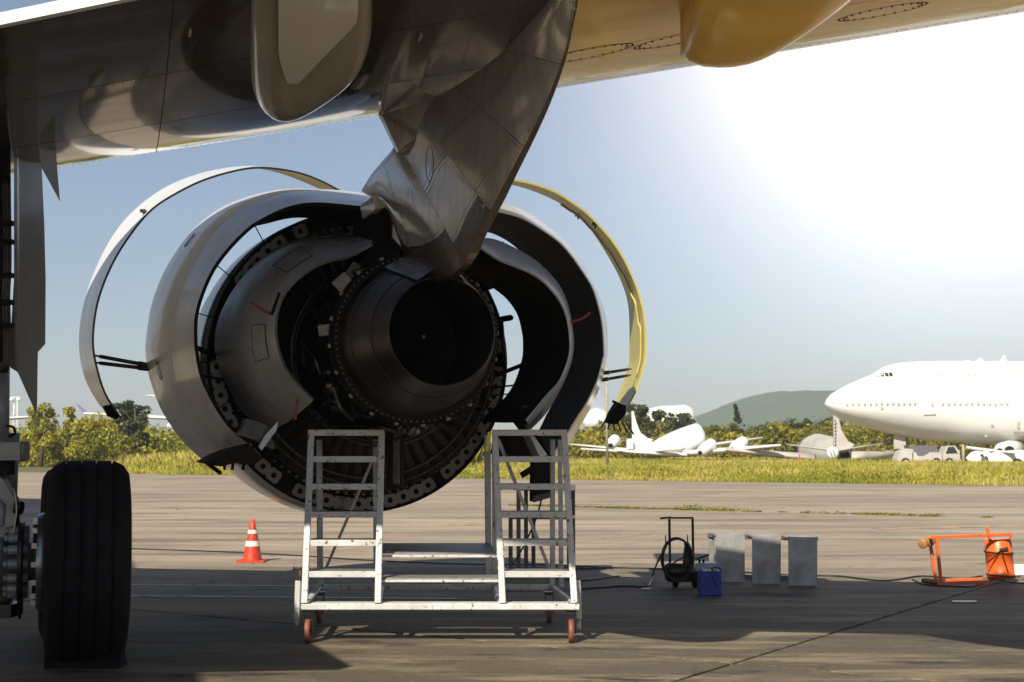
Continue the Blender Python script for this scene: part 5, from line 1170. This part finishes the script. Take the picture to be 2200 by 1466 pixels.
def tree(px, ytop, Y, wid, label, m='dtree', nm='tree', n=2200, lift=.25, conic=False):
    top = at(px, ytop, Y); H = top.z; r = wid / 2; e = empty(nm, Vector((top.x, Y, 0)), label, 'tree')
    C = []; Rr = []
    for _ in range(26):
        z = random.uniform(lift, 1); t = random.uniform(0, 6.28); q = random.random() ** .5 * r * ((1.05 - z) if conic else (1 - .6 * abs(z - .55)))
        s = r * random.uniform(.22, .42) * (1.25 - z if conic else 1); C.append((top.x + q * math.cos(t), Y + q * math.sin(t), H * z - s * .6)); Rr.append((s, s, s * .8))
    C, Rr = np.array(C), np.array(Rr); V, Fq = leaves(C, Rr, n, .16 * (Y / 130)); V = V - np.array([e.location.x, Y, 0])
    npmesh('crown', V, Fq, [M[m]], e)
    b = MB(); b.tube([Vector((top.x, Y, 0)), Vector((top.x + .1, Y, H * .5)), Vector((top.x - .1, Y, H * .85))], [.16, .11, .04], 7)
    for _ in range(6):
        a = random.uniform(0, 6.28); z = random.uniform(.3, .7); b.tube([Vector((top.x, Y, H * z)), Vector((top.x + math.cos(a) * r * .7, Y + math.sin(a) * r * .7, H * (z + .2)))], [.06, .02], 5)
    b.build('trunk', M['bark'], e); e['group'] = 'trees above the bushes'; return e
tree(292, 855, 125, 2.6, 'taller rounded dark tree above the bushes beside the foot of the outer white cowl')
tree(268, 866, 127, 2.8, 'lower broad dark tree left of the tallest one above the left bushes', lift=.4)
tree(92, 864, 121, 3.0, 'leafy tree rising just right of the gear door tip above the bushes', m='bush', lift=.4)
tree(190, 882, 119, 3.6, 'low round tree behind the purple winglet', m='bush', lift=.3)
tree(155, 876, 121, 2.0, 'small tree between the two distant white wings', m='bush')
tree(1580, 868, 190, 3.2, 'pointed dark conifer standing out of the tree line left of the hill', conic=True, nm='conifer_tree', n=2600)
tree(1372, 868, 170, 4.2, 'dark loose-topped tree just right of the pole', n=2600, lift=.3)
tree(1435, 878, 185, 5.0, 'dark tree crown in front of the far white fuselage', n=2600)
tree(1462, 887, 182, 4.0, 'smaller dark tree right of the far white fuselage top', n=2200)
tree(1725, 888, 185, 5.5, 'broad dark tree at the right part of the tree line near the jumbo nose', n=2600)
# left shrub belt and right far wood: masses nobody could count
C = []; Rr = []
for _ in range(560):
    px = random.uniform(-120, 760); Y = random.uniform(122, 162); yt = 909 + random.uniform(-4, 45) + 9 * math.sin(px * .021) + 5 * math.sin(px * .07) + (150 - Y) * .5
    p = at(px, yt, Y); s = random.uniform(.6, 1.7); C.append((p.x, Y, max(.4, p.z - s * .8))); Rr.append((s * 1.2, s, s * .8))
for _ in range(260):
    px = random.uniform(-120, 760); Y = random.uniform(125, 150); s = random.uniform(.8, 1.5); p = at(px, 930, Y); C.append((p.x, Y, random.uniform(.4, 2))); Rr.append((s, s, s))
V, Fq = leaves(np.array(C), np.array(Rr), 90000, .17, 0)
tag(npmesh('shrub_belt', V, Fq, [M['bush']]), 'dense belt of yellow-green bushes behind the tall grass on the left', 'bushes', kind='stuff')
C = []; Rr = []
for _ in range(800):
    px = random.uniform(1180, 2330); Y = random.uniform(165, 215); yt = 908 + random.uniform(-5, 48) + 6 * math.sin(px * .017) + 5 * math.sin(px * .055 + 1) + (215 - Y) * .28
    if px < 1330: yt -= 4
    p = at(px, yt, Y); s = random.uniform(.8, 2.2); C.append((p.x, Y, max(.4, p.z - s * .8))); Rr.append((s * 1.15, s, s * .85))
V, Fq = leaves(np.array(C), np.array(Rr), 120000, .24, 0)
tag(npmesh('wood', V, Fq, [M['wood']]), 'far green wood of rounded crowns behind the derelict aircraft on the right', 'trees', kind='stuff')
# grass
n = 170000
u = rng.uniform(-75, 75, n * 2); dv = rng.uniform(0, 1, n * 2) ** 1.6 * 95 + .15
X = gu.x * u + gv.x * (ev + dv); Y = gu.y * u + gv.y * (ev + dv)
ok = (np.abs(X) < Y * .37 + 3) & (Y < 185) & ~((Y > 114 + 0 * X) & (Y < 150) & (X > 0) & (rng.uniform(0, 1, n * 2) < .35))
X, Y = X[ok][:n], Y[ok][:n]; dd = (X * gv.x + Y * gv.y) - ev; n = len(X)
patchy = .5 + .5 * np.sin(X * .35 + 1.3 * np.sin(Y * .21)) * np.sin(Y * .27 + 2 * np.sin(X * .11))
hgt = (.16 + .55 * rng.uniform(.4, 1, n) * (.55 + .6 * patchy)) * np.clip(.35 + dd * .12, .35, 1.0) * np.where(X < -3, 1.0 + np.clip(dd * .17, 0, 4.6), 1.0)
hgt = np.where((Y > 112) & (X > 0), np.minimum(hgt, .75), hgt)
Z = np.zeros(n); w = .022 * (Y / 70); ang = rng.uniform(0, math.pi, n); lx = rng.normal(0, .22, n) * hgt; ly = rng.normal(0, .22, n) * hgt
cx_, sy_ = np.cos(ang) * w, np.sin(ang) * w
V = np.stack([np.stack([X - cx_, Y - sy_, Z - .06], 1), np.stack([X + cx_, Y + sy_, Z - .06], 1), np.stack([X + lx * .5 + cx_ * .8, Y + ly * .5 + sy_ * .8, hgt * .6], 1), np.stack([X + lx * 1.2, Y + ly * 1.2, hgt], 1)], 1).reshape(-1, 3)
tag(npmesh('field_grass', V, np.arange(4 * n).reshape(-1, 4), [M['grass']]), 'tall yellow-green grass beyond the far edge of the concrete', 'grass', kind='stuff')
# low weedy plants along the edge
C = []; Rr = []
for _ in range(420):
    uu = random.uniform(-60, 60); d_ = random.uniform(.4, 14); p = gu * uu + gv * (ev + d_); s = random.uniform(.15, .42)
    if p.x < -6 and random.random() < .6: continue
    C.append((p.x, p.y, s * .6)); Rr.append((s * 1.6, s * 1.6, s))
V, Fq = leaves(np.array(C), np.array(Rr), 42000, .06, 0, .1)
tag(npmesh('edge_weeds', V, Fq, [M['bush']]), 'low leafy weeds growing along the grassy edge of the concrete', 'weeds', kind='stuff')
# weeds in the joint
C = []; Rr = []
for _ in range(150):
    px = random.choice([random.gauss(1500, 60), random.gauss(1330, 40), random.uniform(1240, 2150), random.gauss(1930, 50), random.uniform(1100, 1240)]); q = gu * (uj) + gv * vj
    # point on the joint line under that pixel column
    d = ray(px, 1100); t_ = vj / (d.x * gv.x + d.y * gv.y); p = Vector((d.x * t_, d.y * t_, 0)) + gv * random.gauss(0, .02)
    s = random.uniform(.02, .05) * (2.0 if abs(px - 1540) < 30 or abs(px - 1478) < 12 else 1); C.append((p.x, p.y, s * .5)); Rr.append((s * 4, s * 1.2, s))
V, Fq = leaves(np.array(C), np.array(Rr), 9000, .02, 0.002, .02)
tag(npmesh('joint_weeds', V, Fq, [M['weed']]), 'line of small weeds growing in the joint between concrete slabs', 'weeds', kind='stuff')

# ------------------------------------------------------------------ air haze
b = MB(); b.box((300, 1100, 49), (2600, 2500, 102)); hz_ = b.build('haze', None or []); tag(hz_, 'thin pale haze in the air', 'haze', kind='stuff')
hm = bpy.data.materials.new('haze'); hm.use_nodes = True; hn = hm.node_tree; hn.nodes.clear()
pv = hn.nodes.new('ShaderNodeVolumePrincipled'); pv.inputs['Color'].default_value = (.86, .93, 1, 1); pv.inputs['Density'].default_value = .00032; pv.inputs['Anisotropy'].default_value = .1
ho = hn.nodes.new('ShaderNodeOutputMaterial'); hn.links.new(pv.outputs[0], ho.inputs['Volume']); hz_.data.materials.append(hm)
